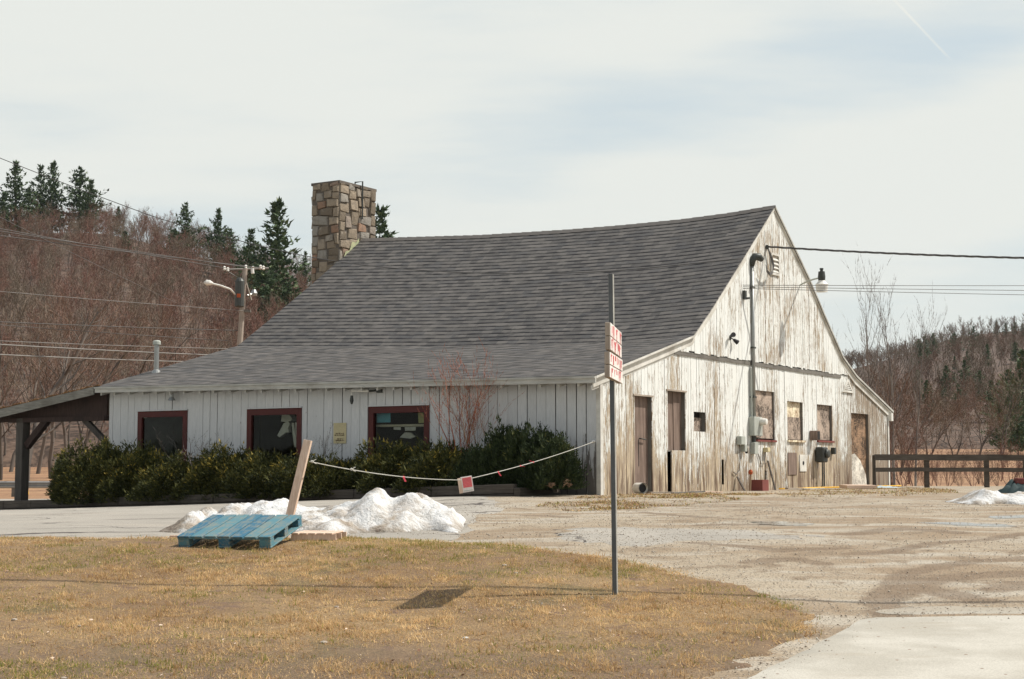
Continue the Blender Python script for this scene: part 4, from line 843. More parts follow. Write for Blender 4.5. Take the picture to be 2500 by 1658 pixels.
# ------------------------------------------------------------------ vegetation generators
def rot_about(v, ax, a):
    return v*math.cos(a)+np.cross(ax, v)*math.sin(a)+ax*np.dot(ax, v)*(1-math.cos(a))
def norm(v): return v/max(np.linalg.norm(v), 1e-9)
def tree_segs(seed, H, r0, lv, nchild=(9, 6, 5), ang=(.75, .6, .6), ratio=(.45, .5, .5), upw=.25, start=.3, wob=.12, forks=1):
    r = random.Random(seed); out = []
    def grow(p, d, L, rad, lev):
        n = [9, 5, 4, 2][min(lev, 3)]; q = p.copy(); pts = [q.copy()]; dirs = []
        for i in range(n):
            d2 = norm(d+np.array([r.gauss(0, wob), r.gauss(0, wob), r.gauss(0, wob*.6)+(upw*.25 if lev else .05)])); d = d2
            q = q+d*L/n; pts.append(q.copy()); dirs.append(d.copy())
        for i in range(n):
            ra = rad*(1-i/n*.85); rb = rad*(1-(i+1)/n*.85); out.append((pts[i], pts[i+1], ra, rb, lev))
        if lev < lv:
            for c in range(nchild[lev]):
                t = start+(1-start)*(c+r.random())/nchild[lev] if lev == 0 else .15+.85*(c+r.random())/nchild[lev]
                t = min(t, .98); i = min(int(t*n), n-1); pp = pts[i]+(pts[i+1]-pts[i])*(t*n-i); dd = dirs[i]
                ax = norm(np.cross(dd, np.array([r.gauss(0, 1), r.gauss(0, 1), r.gauss(0, 1)])))
                nd = rot_about(dd, ax, ang[lev]*r.uniform(.6, 1.3)); nd = norm(nd+np.array([0, 0, upw*r.uniform(.3, 1.2)]))
                ll = L*ratio[lev]*r.uniform(.6, 1.2)*(1.15-t*.6 if lev == 0 else 1)
                grow(pp, nd, ll, rad*(1-t*.8)*r.uniform(.4, .6), lev+1)
    for f_ in range(forks):
        grow(np.zeros(3), norm(np.array([r.gauss(0, .06+.2*(forks > 1)), r.gauss(0, .06+.2*(forks > 1)), 1.0])), H*r.uniform(.85, 1) if forks > 1 else H, r0*(1 if forks == 1 else .7), 0)
    return out
def segs_to_mesh(segs, tri_lev=2, minr=.006, seed=0, split=False):
    r = np.random.default_rng(seed); V_, T_, C_ = [], [], []; V2, T2, C2 = [], [], []; nv = 0; n2 = 0
    for (a, b_, ra, rb, lev) in segs:
        d = norm(b_-a); ref = np.array([0, 0, 1.]) if abs(d[2]) < .9 else np.array([1., 0, 0]); u = norm(np.cross(d, ref)); w = np.cross(u, d)
        ra = max(ra, minr); rb = max(rb, minr*.6)
        if lev < tri_lev:
            n = 5 if lev == 0 else 3
            for (P, R) in ((a, ra), (b_, rb)):
                for j in range(n): an = 2*math.pi*j/n; V_.append(P+(u*math.cos(an)+w*math.sin(an))*R)
            for j in range(n): k2 = (j+1) % n; T_.append((nv+j, nv+k2, nv+n+k2)); T_.append((nv+j, nv+n+k2, nv+n+j))
            c = r.random(); C_ += [c]*(2*n); nv += 2*n
        else:
            an = r.uniform(0, 6.28); x = u*math.cos(an)+w*math.sin(an)
            V2 += [a-x*ra, a+x*ra, b_+x*rb]; T2.append((n2, n2+1, n2+2)); C2 += [r.random()]*3; n2 += 3
    V_, T_, C_ = np.array(V_).reshape(-1, 3), np.array(T_, int).reshape(-1, 3), np.array(C_)
    V2, T2, C2 = np.array(V2).reshape(-1, 3), np.array(T2, int).reshape(-1, 3), np.array(C2)
    return (V_, T_, C_), (V2, T2, C2)
def tree_obj(name, label, cat, seed, H, r0, loc, m1, m2, group=None, minr=.012, rz=0., sc=None, **kw):
    lv = kw.pop('lv', 3); tri = kw.pop('tri', 2); sg = tree_segs(seed, H, r0, lv, **kw); A, Bq = segs_to_mesh(sg, tri, minr, seed)
    t = thing(name, label, cat, tuple(loc), rz, group)
    if len(A[1]): rawmesh('trunk', A[0], A[1], M[m1], parent=t, col=A[2])
    if len(Bq[1]): rawmesh('crown', Bq[0], Bq[1], M[m2], parent=t, col=Bq[2])
    if sc: t.scale = sc
    return t
def conifer_mesh(seed, H=20., spread=.2, ragged=.3, bare=.12, dens=1.0):
    r = np.random.default_rng(seed); P, T, C = [], [], []; n = 0; z = H*bare
    while z < H*.985:
        f = (z/H-bare)/(1-bare); Rm = H*spread*.62*(1-f)**.9*(.6+.4*min(1, f*5+.3))+.3; nb = int(r.integers(4, 7))
        a0 = r.uniform(0, 6.28)
        for b_ in range(nb):
            a = a0+b_*6.28/nb+r.normal()*.35; L = Rm*r.uniform(1-ragged*1.6, 1+ragged*.6); up = r.uniform(-.15, .35)+f*.5
            if L < .2: continue
            d = np.array([math.cos(a), math.sin(a), up]); ns = max(3, int(L*2.6*dens))
            for s_ in range(ns):
                t = (s_+.6)/ns; q = np.array([0, 0, z])+d*L*t; q[2] += -.12*L*t*(1-t)+r.normal()*.1; wd = L*.36*(1.15-t)+.25
                for m_ in range(3):
                    off = r.normal(size=3)*np.array([wd*.45, wd*.45, .13]); c0 = q+off; dd = norm(d+r.normal(size=3)*.6); sd = norm(np.cross(dd, r.normal(size=3)*.5+np.array([0, 0, 1]))); s2 = r.uniform(.4, .85)*(H/20)**.5
                    P += [c0-sd*s2*.45, c0+sd*s2*.45, c0+dd*s2*1.2+np.array([0, 0, .15])]; T.append((n, n+1, n+2)); C += [np.clip(r.uniform(0, .75)+t*.25, 0, 1)]*3; n += 3
        z += H*r.uniform(.03, .055)
    return np.array(P), np.array(T), np.array(C)
def conifer_obj(name, label, seed, H, group=None, **kw):
    t = thing(name, label, 'conifer', (0, 0, 0), 0, group); V_, T_, C_ = conifer_mesh(seed, H, **kw)
    rawmesh('crown', V_, T_, M['pine'], parent=t, col=C_); MB().tube([(0, 0, -.5), (0, 0, H*.5), (0, 0, H*.97)], [H*.013, H*.009, .03], 6).build('trunk', M['bark'], t)
    return t
# ------------------------------------------------------------------ hills
LA = [(-.9, .16), (-.5, .175), (-.328, .168), (-.262, .168), (-.237, .165), (-.19, .156), (-.172, .146), (-.134, .135), (-.10, .12), (0, .09), (.1, .06), (.18, .02), (.3, .0)]
RA = [(.0, .0), (.12, .03), (.18, .060), (.213, .0745), (.255, .0845), (.283, .0925), (.328, .0955), (.42, .09), (.6, .07), (.9, .03)]
def hillL(X, Y):
    a = X/Y; e = np.interp(a, [p[0] for p in LA], [p[1] for p in LA]); cr = np.maximum(1.65+e*365-6.2, 3); s_ = np.clip((Y-118)/247, 0, 1)
    z = 1.9+(cr-1.9)*(s_**1.05)+1.2*np.sin(X*.09+Y*.03)*s_; return z-np.clip(Y-365, 0, 1e9)*.12
def hillR(X, Y):
    a = X/Y; e = np.interp(a, [p[0] for p in RA], [p[1] for p in RA]); cr = 1.65+e*560-4.5; s_ = np.clip((Y-215)/345, 0, 1)
    z = 4.2+(cr-4.2)*s_+1.5*np.sin(X*.05+Y*.02)*s_; return z-np.clip(Y-560, 0, 1e9)*.1
def hill(name, fn, a0, a1, Y0, Y1):
    A = np.linspace(a0, a1, 70); Yv = np.linspace(Y0, Y1, 50); AA, YY_ = np.meshgrid(A, Yv, indexing='ij'); XX_ = AA*YY_; ZZ_ = fn(XX_, YY_)
    ZZ_[:, 0] = -3; I_ = np.arange(AA.size).reshape(AA.shape); Qh = np.stack([I_[:-1, :-1], I_[1:, :-1], I_[1:, 1:], I_[:-1, 1:]], -1).reshape(-1, 4)
    o = rawmesh(name, np.stack([XX_.ravel(), YY_.ravel(), ZZ_.ravel()], 1), Qh, M['litter'], smooth=True); tag(o, kind='structure')
hill('wooded_hill', hillL, -.75, .3, 118, 470); hill('far_hill', hillR, .0, .8, 215, 760)
def forest(name, label, fn, pts, variants, mats_, Hs, seed):
    r = np.random.default_rng(seed); VV, TT, CC, MI = [], [], [], []; n = 0
    for i, (x, y) in enumerate(pts):
        (A, Bq) = variants[int(r.integers(len(variants)))]; s_ = r.uniform(*Hs); a = r.uniform(0, 6.28); ca, sa = math.cos(a), math.sin(a); z = float(fn(x, y))-.2; tone = r.uniform(0, 1)
        for (V_, T_, C_), mi in ((A, 0), (Bq, 1+int(r.integers(3)))):
            if not len(T_): continue
            R3 = np.stack([V_[:, 0]*ca-V_[:, 1]*sa, V_[:, 0]*sa+V_[:, 1]*ca, V_[:, 2]], 1)*s_+np.array([x, y, z]); VV.append(R3); TT.append(T_+n); n += len(V_); CC.append(np.clip(C_*.45+tone*.55, 0, 1)); MI.append(np.full(len(T_), mi))
    o = rawmesh(name, np.concatenate(VV), np.concatenate(TT), mats_, np.concatenate(MI), col=np.concatenate(CC)); tag(o, label, 'woodland', kind='stuff'); return o
def fvar(seed, minr, nch=(13, 7, 6)):
    return segs_to_mesh(tree_segs(seed, 12, .16, 3, nchild=nch, ang=(.8, .7, .7), ratio=(.42, .5, .55), upw=.3, start=.28, wob=.13), 1, minr, seed)
fv = [fvar(s_, .032) for s_ in range(5)]
r = np.random.default_rng(11); pts = []
y = 122.
while y < 402:
    st_ = 3.8+(y-122)*.0045
    for x in np.arange(-.44*y, .02*y, st_): pts.append((x+r.normal()*1.5, y+r.normal()*1.5))
    y += st_*1.05
print('left forest', len(pts))
forest('bare_woodland', 'brown leafless hardwood forest covering the hill on the left', hillL, pts, fv, [M['bark'], M['twig'], M['twig2'], M['twig3']], (.46, .68), 1)
fv2 = [fvar(s_+20, .09, (11, 5, 4)) for s_ in range(4)]
pts = []; y = 222.
while y < 605:
    st_ = 5.0+(y-222)*.004
    for x in np.arange(.165*y, .40*y, st_): pts.append((x+r.normal()*2.5, y+r.normal()*2.5))
    y += st_*1.1
print('right forest', len(pts))
forest('bare_woodland', 'grey brown leafless forest on the distant hill at the right', hillR, pts, fv2, [M['bark'], M['twig'], M['twig2'], M['twig2']], (.34, .55), 2)
# conifers on the hills: (px, top py, Y, label)
cv = [dict(spread=.52, ragged=.3), dict(spread=.56, ragged=.55), dict(spread=.66, ragged=.5)]
protos = []
def conif(px, py, Y, fn, lab, kind=0, Hmax=None, wsc=1.0, grp='conifers on the wooded hill'):
    p = at(px, py, Y); zg = float(fn(p.x, p.y)) if fn else float(gz(p.x, p.y)); Hh = p.z-zg
    if Hmax: Hh = min(Hh, Hmax); zg = p.z-Hh
    while len(protos) <= kind:
        protos.append(None)
    if protos[kind] is None:
        protos[kind] = conifer_obj('pine_tree', lab, 40+kind, 20., grp, **cv[kind]); t = protos[kind]; t.location = (p.x, p.y, zg); t.scale = (Hh/20*wsc, Hh/20*wsc, Hh/20)
    else:
        t = copy_tree(protos[kind], (p.x, p.y, zg), random.uniform(0, 6.28), (Hh/20*wsc, Hh/20*wsc, Hh/20), lab)
    t['group'] = grp; return t
conif(40, 398, 350, hillL, 'pointed pine on the hilltop, leftmost in the picture', 0, wsc=.95)
conif(101, 405, 356, hillL, 'narrow hilltop pine second from the left', 1, wsc=.8)
conif(131, 400, 352, hillL, 'tall hilltop pine third from the left', 0, wsc=.85)
conif(196, 410, 352, hillL, 'broad ragged hilltop pine fourth from the left', 2, wsc=1.15)
conif(222, 440, 347, hillL, 'shorter pine tucked right of the broad hilltop pine', 1, wsc=.9)
conif(10, 470, 345, hillL, 'low pine at the left picture edge under the pointed hilltop pine', 1, wsc=1.1)
conif(72, 462, 343, hillL, 'low pine between the two leftmost hilltop pines', 2, wsc=.9)
conif(289, 506, 358, hillL, 'tiny spruce on the skyline right of the hilltop pine group', 0, 10)
conif(306, 567, 290, hillL, 'small dark spruce alone in the middle of the bare slope', 0, 8, 1.3)
conif(455, 496, 315, hillL, 'large pine on the ridge left of the middle gap', 2, wsc=.85)
conif(428, 560, 300, hillL, 'low pine in front left of the large ridge pine', 2, 12, 1.2)
conif(534, 510, 320, hillL, 'rounded pine on the ridge right of the large ridge pine', 1, wsc=.9)
conif(562, 560, 310, hillL, 'low pine just right of the rounded ridge pine', 2, 12, 1.1)
conif(678, 498, 235, hillL, 'tallest pine, standing behind the utility pole left of the chimney', 0, wsc=1.0)
conif(612, 560, 250, hillL, 'small pine left of the tallest pine', 1, 12)
conif(640, 640, 225, hillL, 'bushy pine at the foot of the tallest pine', 2, 14, 1.2)
conif(705, 690, 220, hillL, 'dark pine against the left roof edge', 2, 12, 1.2)
conif(928, 507, 250, hillL, 'pine top showing just right of the chimney', 1, wsc=.9)
conif(745, 615, 300, hillL, 'thin pine top just left of the chimney', 1, 9, .7)
rs = random.Random(4); spots = [(2432, 783), (2455, 788), (2478, 786), (2496, 790), (2376, 797), (2330, 812), (2278, 815), (2258, 822), (2245, 828), (2410, 842), (2360, 858), (2478, 835), (2330, 870)]
where = 'dark spruce on the far hill at the right'
for i, (px, py) in enumerate(spots):
    fy_ = (py-783)/300.; Yc = 545-fy_*900
    nm = ['on the skyline', 'on the skyline', 'on the skyline', 'on the skyline', 'on the skyline', 'below the skyline', 'below the skyline', 'on the left shoulder', 'on the left shoulder', 'in the upper slope', 'in the upper slope', 'in the upper slope', 'in the upper slope'][i]
    conif(px, py, max(Yc, 380), hillR, 'far hill spruce, number %s from the left of those %s' % (['four', 'three', 'two', 'one', 'five', 'two', 'one', 'two', 'one', 'three', 'two', 'four', 'one'][i], nm), i % 3, 8, 1.0, 'spruces on the far hill')
re_ = random.Random(12)
for i in range(26):
    px = re_.uniform(2215, 2500); sk_ = 835-(px-2215)*.14; py = sk_+re_.uniform(12, 110); conif(px, py, 535-(py-sk_)*2.0, hillR, 'small dark spruce scattered on the far hill slope', i % 3, re_.uniform(6, 9), 1.0, 'scattered far spruces')
low = [(2310, 895, 300, 'mid-height spruce above the thicket beside the two saplings'), (2355, 880, 310, 'dark spruce in the centre of the right slope'), (2392, 905, 290, 'spruce right of centre on the right slope'), (2262, 930, 270, 'spruce behind the sapling tops near the barn eave'), (2340, 940, 260, 'broad spruce low on the right slope'), (2300, 955, 262, 'lower spruce beside the broad low spruce'), (2240, 905, 320, 'small spruce above the barn eave corner'), (2420, 930, 255, 'spruce left of the tall dark evergreens')]
for i, (px, py, Y_, lab) in enumerate(low): conif(px, py, Y_, hillR, lab, i % 3, 9, 1.0, 'spruces on the far hill')
big = [(2497, 855, 165, 'tallest dark evergreen at the right picture edge', 17), (2462, 905, 175, 'dark evergreen left of the tallest one at the right edge', 15), (2482, 960, 150, 'bushy dark evergreen low at the right edge', 13), (2440, 985, 160, 'dark low evergreen above the fence near the right edge', 11), (2520, 940, 145, 'evergreen cut by the right picture edge', 14)]
for i, (px, py, Y_, lab, hm) in enumerate(big): conif(px, py, Y_, None, lab, (i+1) % 3, hm, 1.0, 'dark evergreens by the field')
# nearer bare trees on the left, beyond the guardrail
tl_ = [(66, 88, 11.5, .24, 'thick-trunked bare tree seen left of the porch post'), (128, 100, 11, .16, 'bare tree seen right of the porch post'), (96, 108, 12, .16, 'slim bare tree in the porch opening near the post'), (196, 96, 10.5, .15, 'bare tree in the middle of the porch opening'), (222, 110, 11, .13, 'bare tree framed at the right of the porch opening'), (5, 96, 10, .15, 'bare tree at the left picture edge'), (248, 102, 11, .14, 'bare tree beside the porch brace'),
       (330, 116, 11.5, .15, 'bare tree rising behind the low roof left of the vent pipe'), (440, 120, 12, .15, 'bare tree rising behind the low roof right of the vent pipe'), (30, 112, 12, .16, 'tall bare tree behind the left end of the porch roof'), (165, 118, 12, .15, 'bare tree behind the upper end of the porch roof')]
for i, (px, Y_, H_, r0, lab) in enumerate(tl_):
    x = (px-PCX)/FOC*Y_
    tree_obj('bare_tree', lab, 'tree', 60+i, H_, r0, (x, Y_, float(gz(x, Y_))-.1), 'bark', 'twig2' if i % 2 else 'twig', 'bare trees beyond the guardrail', minr=.016, nchild=(12, 6, 5), ratio=(.5, .5, .5), upw=.25, start=.22, wob=.16)
# saplings and thicket right of the barn
sp = [(2140, 682, 60, 62, 'slim pale sapling nearest the barn roof on the right', .075), (2172, 690, 61, 65, 'slim pale sapling second from the barn roof', .075), (2088, 762, 60, 0, 'low thin sapling leaning left just past the barn roof', .05), (2226, 755, 62, 70, 'thin sapling on the outer right of the pair', .055)]
for i, (px, py, Y_, _, lab, r0) in enumerate(sp):
    p = at(px, py, Y_); z0_ = float(gz(p.x, Y_)); tree_obj('sapling', lab, 'sapling', 90+i, (p.z-z0_)*.84, r0, (p.x-(.25 if i == 0 else .0), Y_, z0_-.1), 'birch', 'birch', 'saplings right of the barn', minr=.0065, nchild=(12, 6, 3), ang=(.62, .5, .5), ratio=(.5, .5, .5), upw=.5, start=.3, wob=.07)
tp = [tree_obj('thicket_shrub', 'bare reddish thicket shrub behind the fence nearest the barn', 'shrub', 120+i, 3.2, .035, (0, 0, 0), 'twig3' if i else 'twig', 'twig3' if i % 2 else 'twig', 'bare thicket behind the fence', minr=.01, lv=2, tri=1, nchild=(12, 6, 4), ang=(.5, .6, .5), ratio=(.5, .5, .5), upw=.3, start=.1, wob=.12, forks=5) for i in range(3)]
ths = [(2172, 60), (2200, 62), (2225, 66), (2255, 60), (2285, 64), (2310, 70), (2340, 61), (2370, 66), (2400, 63), (2430, 69), (2460, 62), (2490, 66), (2520, 61), (2270, 76), (2325, 80), (2385, 78), (2440, 82), (2215, 78), (2480, 80)]
names = ['right behind the barn eave corner', 'one step right of the barn corner', 'left of the second fence post', 'behind the second fence post', 'just right of the second fence post', 'back row between the posts', 'midway between the second and third posts', 'left of the third fence post', 'behind the third fence post', 'right of the third fence post', 'left of the far right post', 'by the far right fence post', 'cut by the right picture edge', 'rear row above the second post', 'rear row above the middle of the fence', 'rear row left of the third post', 'rear row right of the third post', 'rear row by the barn corner', 'rear row near the right picture edge']
for i, (px, Y_) in enumerate(ths):
    x = (px-PCX)/FOC*Y_; loc = (x, Y_, float(gz(x, Y_))-.05); s_ = random.uniform(.32, .6)*(1.9 if px < 2205 else 1.4 if px < 2240 else 1)*(1.2 if Y_ > 75 else 1); lab = 'bare reddish thicket shrub '+names[i]
    if i < 3: tp[i].location = loc; tp[i].scale = (s_, s_, s_); tp[i]['label'] = lab
    else: copy_tree(tp[i % 3], loc, random.uniform(0, 6), s_, lab)
tR = [(2195, 92, 5.8, 'bare tree with arching limbs right of the barn eave'), (2262, 125, 6.5, 'bare tree behind the second fence post'), (2325, 135, 5.5, 'bare tree over the middle of the fence'), (2385, 140, 6.5, 'bare tree left of the evergreens'), (2440, 130, 7, 'bare grey tree in front of the dark evergreens'), (2165, 84, 5.5, 'bare tree tight against the barn roof edge')]
for i, (px, Y_, H_, lab) in enumerate(tR):
    x = (px-PCX)/FOC*Y_; tree_obj('bare_tree', lab, 'tree', 150+i, H_, .11, (x, Y_, float(gz(x, Y_))-.1), 'bark', 'twig' if i % 2 else 'twig2', 'bare trees beyond the fence', minr=.016, nchild=(14, 7, 5), ratio=(.5, .5, .5), upw=.2, start=.15, wob=.15, forks=2)
# ------------------------------------------------------------------ planter shrubs
def yew(seed, rx_, ry_, rz_, N, upright=False, leaf=.06):
    r = np.random.default_rng(seed); th = r.uniform(0, 6.28, N); u = r.uniform(-.25, 1, N); ph = np.arccos(np.clip(u, -1, 1))
    d = np.stack([np.sin(ph)*np.cos(th), np.sin(ph)*np.sin(th), np.cos(ph)], 1)
    lob = 1+.20*np.sin(3*th+seed)*np.sin(ph*3)+.17*np.sin(7*th+2*seed+ph*5)+.08*np.sin(13*th+ph*11); rad = lob*(1-np.abs(r.normal(size=N))*.16)
    c = d*rad[:, None]*np.array([rx_, ry_, rz_]); n = 9
    base = np.repeat(c, n, 0); dd = np.repeat(d, n, 0); K = N*n
    grow = dd*np.array([1, 1, .7])+r.normal(size=(K, 3))*.5+np.array([0, 0, .55 if not upright else 1.6]); grow /= np.linalg.norm(grow, axis=1)[:, None]
    off = np.repeat(r.normal(size=(N, 3))*.02, n, 0)+grow*np.tile(np.linspace(0, .16, n), N)[:, None]*r.uniform(.5, 1.2, (K, 1))
    b_ = base+off; side = np.cross(grow, r.normal(size=(K, 3))); side /= np.linalg.norm(side, axis=1)[:, None]+1e-6
    ll = leaf*r.uniform(.6, 1.3, (K, 1)); g2 = grow+side*r.uniform(-.8, .8, (K, 1))
    V_ = np.stack([b_-side*ll*.28, b_+side*ll*.28, b_+g2*ll*1.3], 1).reshape(-1, 3); T_ = np.arange(K*3).reshape(-1, 3)
    tipf = np.tile(np.linspace(0, 1, n), N); cl3 = np.sin(c[:, 0]*9+seed)*np.sin(c[:, 1]*8+seed*2)*np.sin(c[:, 2]*9+seed); hot = np.clip((cl3+.25)*1.6+r.normal(size=N)*.3, 0, 1)*np.clip(d[:, 2]*1.4+.15, 0, 1); C_ = np.repeat(np.clip(r.uniform(0, .55, K)+tipf*.6*np.repeat(hot, n), 0, 1), 3)  # olive new growth; upper sprays lightened further to paint sun into the colour
    keep = V_[:, 2].reshape(-1, 3).min(1) > -.05
    return V_, T_[keep], C_
def ysh(label, px, wpx, ptop, off=-1.0, upright=False, dep=.75, seed=0):
    ptop += 34 if upright else 14
    y, zt = F(px, ptop, off); y2, _ = F(px+wpx/2, ptop, off); y1, _ = F(px-wpx/2, ptop, off); hw = abs(y2-y1)/2; z0_ = zb_(y)+.2
    t = thing('yew_shrub', label, 'shrub', tuple(B(off, y, z0_)), ROT, 'evergreen shrubs in the planter')
    V_, T_, C_ = yew(seed, dep, hw, zt-z0_, int(2300*hw*(zt-z0_)/.9)+700, upright)
    rawmesh('foliage', V_, T_, M['yewup' if upright else 'yew'], parent=t, col=C_)
    mb = MB(); r = random.Random(seed)
    for q in range(9):
        a, b_ = r.uniform(-.4, .4)*dep, r.uniform(-.6, .6)*hw; mb.tube([(a*.2, b_*.2, -.1), (a*.7, b_*.7, (zt-z0_)*.4), (a, b_, (zt-z0_)*.8)], [.03, .02, .008], 5)
    mb.build('stems', M['bark'], t); return t
ysh('spreading yew at the left end of the planter by the porch', 235, 170, 1096, -1.1, seed=1, dep=.85)
ysh('spreading yew under the left front window', 330, 165, 1100, -1.0, seed=2)
ysh('low spreading yew between the left and middle windows', 440, 170, 1122, -1.1, seed=3)
ysh('spreading yew left of the middle window', 555, 170, 1104, -1.0, seed=4)
ysh('yew with olive tips under the middle window', 655, 150, 1118, -1.15, seed=5)
ysh('rounded yew with olive tips right of the leaning board', 770, 160, 1122, -1.3, seed=6, dep=.8)
ysh('dark yew below the paper notice', 865, 120, 1128, -.8, seed=7)
ysh('spreading yew under the right front window', 960, 160, 1096, -.9, seed=8)
ysh('yew at the foot of the red-stemmed shrub', 1075, 150, 1092, -1.0, seed=9)
ysh('upright yew with a tall tip right of the red-stemmed shrub', 1175, 100, 1078, -.9, True, .6, 10)
ysh('tall upright yew, first of the spiky group', 1224, 62, 1034, -.75, True, .45, 11)
ysh('tall upright yew, second of the spiky group', 1270, 60, 1040, -.8, True, .45, 12)
ysh('tall dark upright yew, third of the spiky group', 1318, 70, 1040, -.85, True, .5, 13)
ysh('last upright yew at the right end of the planter', 1358, 74, 1058, -1.0, True, .5, 14)
def fsh(name, label, px, pbase, ptop, off, seed, m_, grp=None, wsc=1., **kw):
    y, zt = F(px, ptop, off); z0_ = zb_(y)+.2; t = tree_obj(name, label, 'shrub', seed, zt-z0_, .022, tuple(B(off, y, z0_)), m_, m_, grp, **kw); t.scale = (wsc, wsc, 1); return t
fsh('red_stemmed_shrub', 'leafless orange-red stemmed shrub fanning up before the wall', 1122, 1110, 912, -.8, 31, 'redtwig', minr=.004, lv=2, tri=1, nchild=(10, 6, 4), ang=(.6, .5, .5), ratio=(.55, .5, .5), upw=.35, start=.2, wob=.08, forks=6, wsc=1.35)
fsh('bare_shrub', 'thin grey leafless shrub right of the red-stemmed one', 1185, 1100, 955, -.5, 32, 'weed', minr=.0035, lv=2, tri=1, nchild=(7, 4, 4), ang=(.6, .5, .5), ratio=(.5, .5, .5), upw=.4, start=.3, wob=.1, forks=4, wsc=1.2)
fsh('bare_shrub', 'thin leafless stems between the left and middle windows', 470, 1120, 1062, -.5, 33, 'bark', minr=.0035, lv=2, tri=1, nchild=(6, 4, 4), upw=.3, forks=6, wob=.1, wsc=1.4)
fsh('bare_shrub', 'dark leafless stems below the paper notice', 785, 1130, 1062, -.5, 34, 'bark', minr=.0035, lv=2, tri=1, nchild=(6, 4, 4), upw=.3, forks=5, wob=.1, wsc=1.2)
fsh('bare_shrub', 'twisted grey twigs poking out right of the left window', 500, 1120, 1085, -1.0, 35, 'birch', minr=.005, lv=2, tri=1, nchild=(6, 4, 4), upw=.1, forks=4, wob=.25, wsc=1.4)
for i, (px, py, off) in enumerate(((1372, 1168, -1.25), (1345, 1178, -1.5), (1388, 1180, -1.1))):
    fsh('dead_weeds', ['dry brown weed clump at the right end of the planter', 'dry weed clump hanging over the planter edge', 'short dry weed clump past the planter corner'][i], px, 0, py, off, 40+i, 'weed', minr=.004, lv=2, tri=1, nchild=(8, 5, 4), ang=(.8, .8, .8), upw=-.1, forks=8, wob=.25, wsc=1.8)
# ------------------------------------------------------------------ snow
from mathutils import noise as mn
def snow(name, label, xk, hk, yc, y0, y1, seed, skew=.0):
    xs_ = np.arange(xk[0], xk[-1]+.04, .035); ys_ = np.arange(y0, y1, .035); V_ = []; n1, n2 = len(xs_), len(ys_); lo = Vector(((xk[0]+xk[-1])/2, yc, 0)); lo.z = float(gz(lo.x, lo.y))
    for x in xs_:
        h = float(np.interp(x, xk, hk)); ycx = yc+.25*math.sin(x*1.3+seed)
        wn = (ycx-y0)*(.82+.16*math.sin(x*2.7+seed)+.09*math.sin(x*7.1)); wf = (y1-ycx)*(.8+.15*math.sin(x*1.9+1))
        for y in ys_:
            t = (y-ycx)/(wf if y > ycx else wn); t = abs(t); s_ = max(0., 1-t**2.1)**.85 if t < 1 else 0
            nz = mn.fractal(Vector((x*1.5, y*1.5, seed)), 1.0, 2.0, 5)*.13+mn.fractal(Vector((x*5, y*5, seed)), 1.0, 2.0, 3)*.028+(.02-abs(mn.noise(Vector((x*1.7, y*1.3, seed+4))))*.16)
            hh_ = h*s_*(1+0)+nz*min(1, h*s_*5); V_.append((x-lo.x, y-lo.y, float(gz(x, y))-lo.z+(hh_ if s_*h > .015 else -.05)))
    I_ = np.arange(n1*n2).reshape(n1, n2); Qs = np.stack([I_[:-1, :-1], I_[1:, :-1], I_[1:, 1:], I_[:-1, 1:]], -1).reshape(-1, 4); V_ = np.array(V_)
    gzv = gz(V_[:, 0]+lo.x, V_[:, 1]+lo.y)-lo.z; k_ = (V_[:, 2]-gzv) > -.04; Qs = Qs[k_[Qs].any(1)]
    o = rawmesh(name, V_, Qs, M['snow'], smooth=True); o.location = lo; tag(o, label, 'snow pile'); return o
prof = [(392, 1316), (410, 1300), (446, 1269), (492, 1230), (512, 1233), (527, 1248), (565, 1226), (598, 1236), (690, 1222), (730, 1233), (776, 1243), (802, 1238), (855, 1246), (885, 1220), (908, 1199), (921, 1192), (957, 1214), (993, 1206), (1020, 1206), (1066, 1226), (1106, 1243), (1135, 1262)]
xk, hk = [], []
for px, py in prof:
    p = at(px, py, 22.0); xk.append(p.x); hk.append(max(.0, p.z-float(gz(p.x, 22.0))-.03))
hk[0] = 0; hk[-1] = 0.0; snow('snow_pile', 'large dirty melting snow pile behind the blue pallet', xk, hk, 22.0, 20.45, 23.9, 2)
prof = [(2312, 1236), (2345, 1216), (2388, 1197), (2429, 1194), (2470, 1204), (2520, 1200), (2600, 1215), (2680, 1240)]; xk, hk = [], []
for px, py in prof:
    p = at(px, py, 28.4); xk.append(p.x); hk.append(max(.0, p.z-float(gz(p.x, 28.4))-.04))
hk[0] = hk[-1] = 0; snow('snow_pile', 'low grey-edged snow pile at the right picture edge', xk, hk, 28.4, 27.3, 30.0, 7)
# ------------------------------------------------------------------ pallets, leaning board, rope
u_ang = math.radians(-13); u = Vector((math.cos(u_ang), math.sin(u_ang), 0)); tilt = math.radians(12.5)
v = Vector((-math.sin(u_ang)*math.cos(tilt), math.cos(u_ang)*math.cos(tilt), math.sin(tilt))); w = u.cross(v)
org = at(434, 1334, 18.55); org.z = float(gz(org.x, org.y))+.01
pal = thing('blue_pallet', 'blue painted wooden pallet propped on the lawn edge against the snow', 'pallet', tuple(org)); MP = Matrix((u, v, w)).transposed().to_4x4()
pal.matrix_world = Matrix.Translation(org) @ MP
Wp, Dp = 1.17, 1.06
def slat(p0, p1, name='deck_board', m_='blue', par=pal): return MB().box(p0, p1, 0, random.random()).build(name, M[m_], par, bevel=.004)
xb = [0, .168, .338, .506, .676, .846, 1.018]
for i, x in enumerate(xb):
    wdt = .152 if i in (0, 6) else .147; slat((x, random.uniform(-.01, .01), .118), (x+wdt, Dp+random.uniform(-.012, .012), .138))
for yy_ in (0.01, .48, .95): slat((.0, yy_, .098), (Wp, yy_+.10, .117), 'stringer_board')
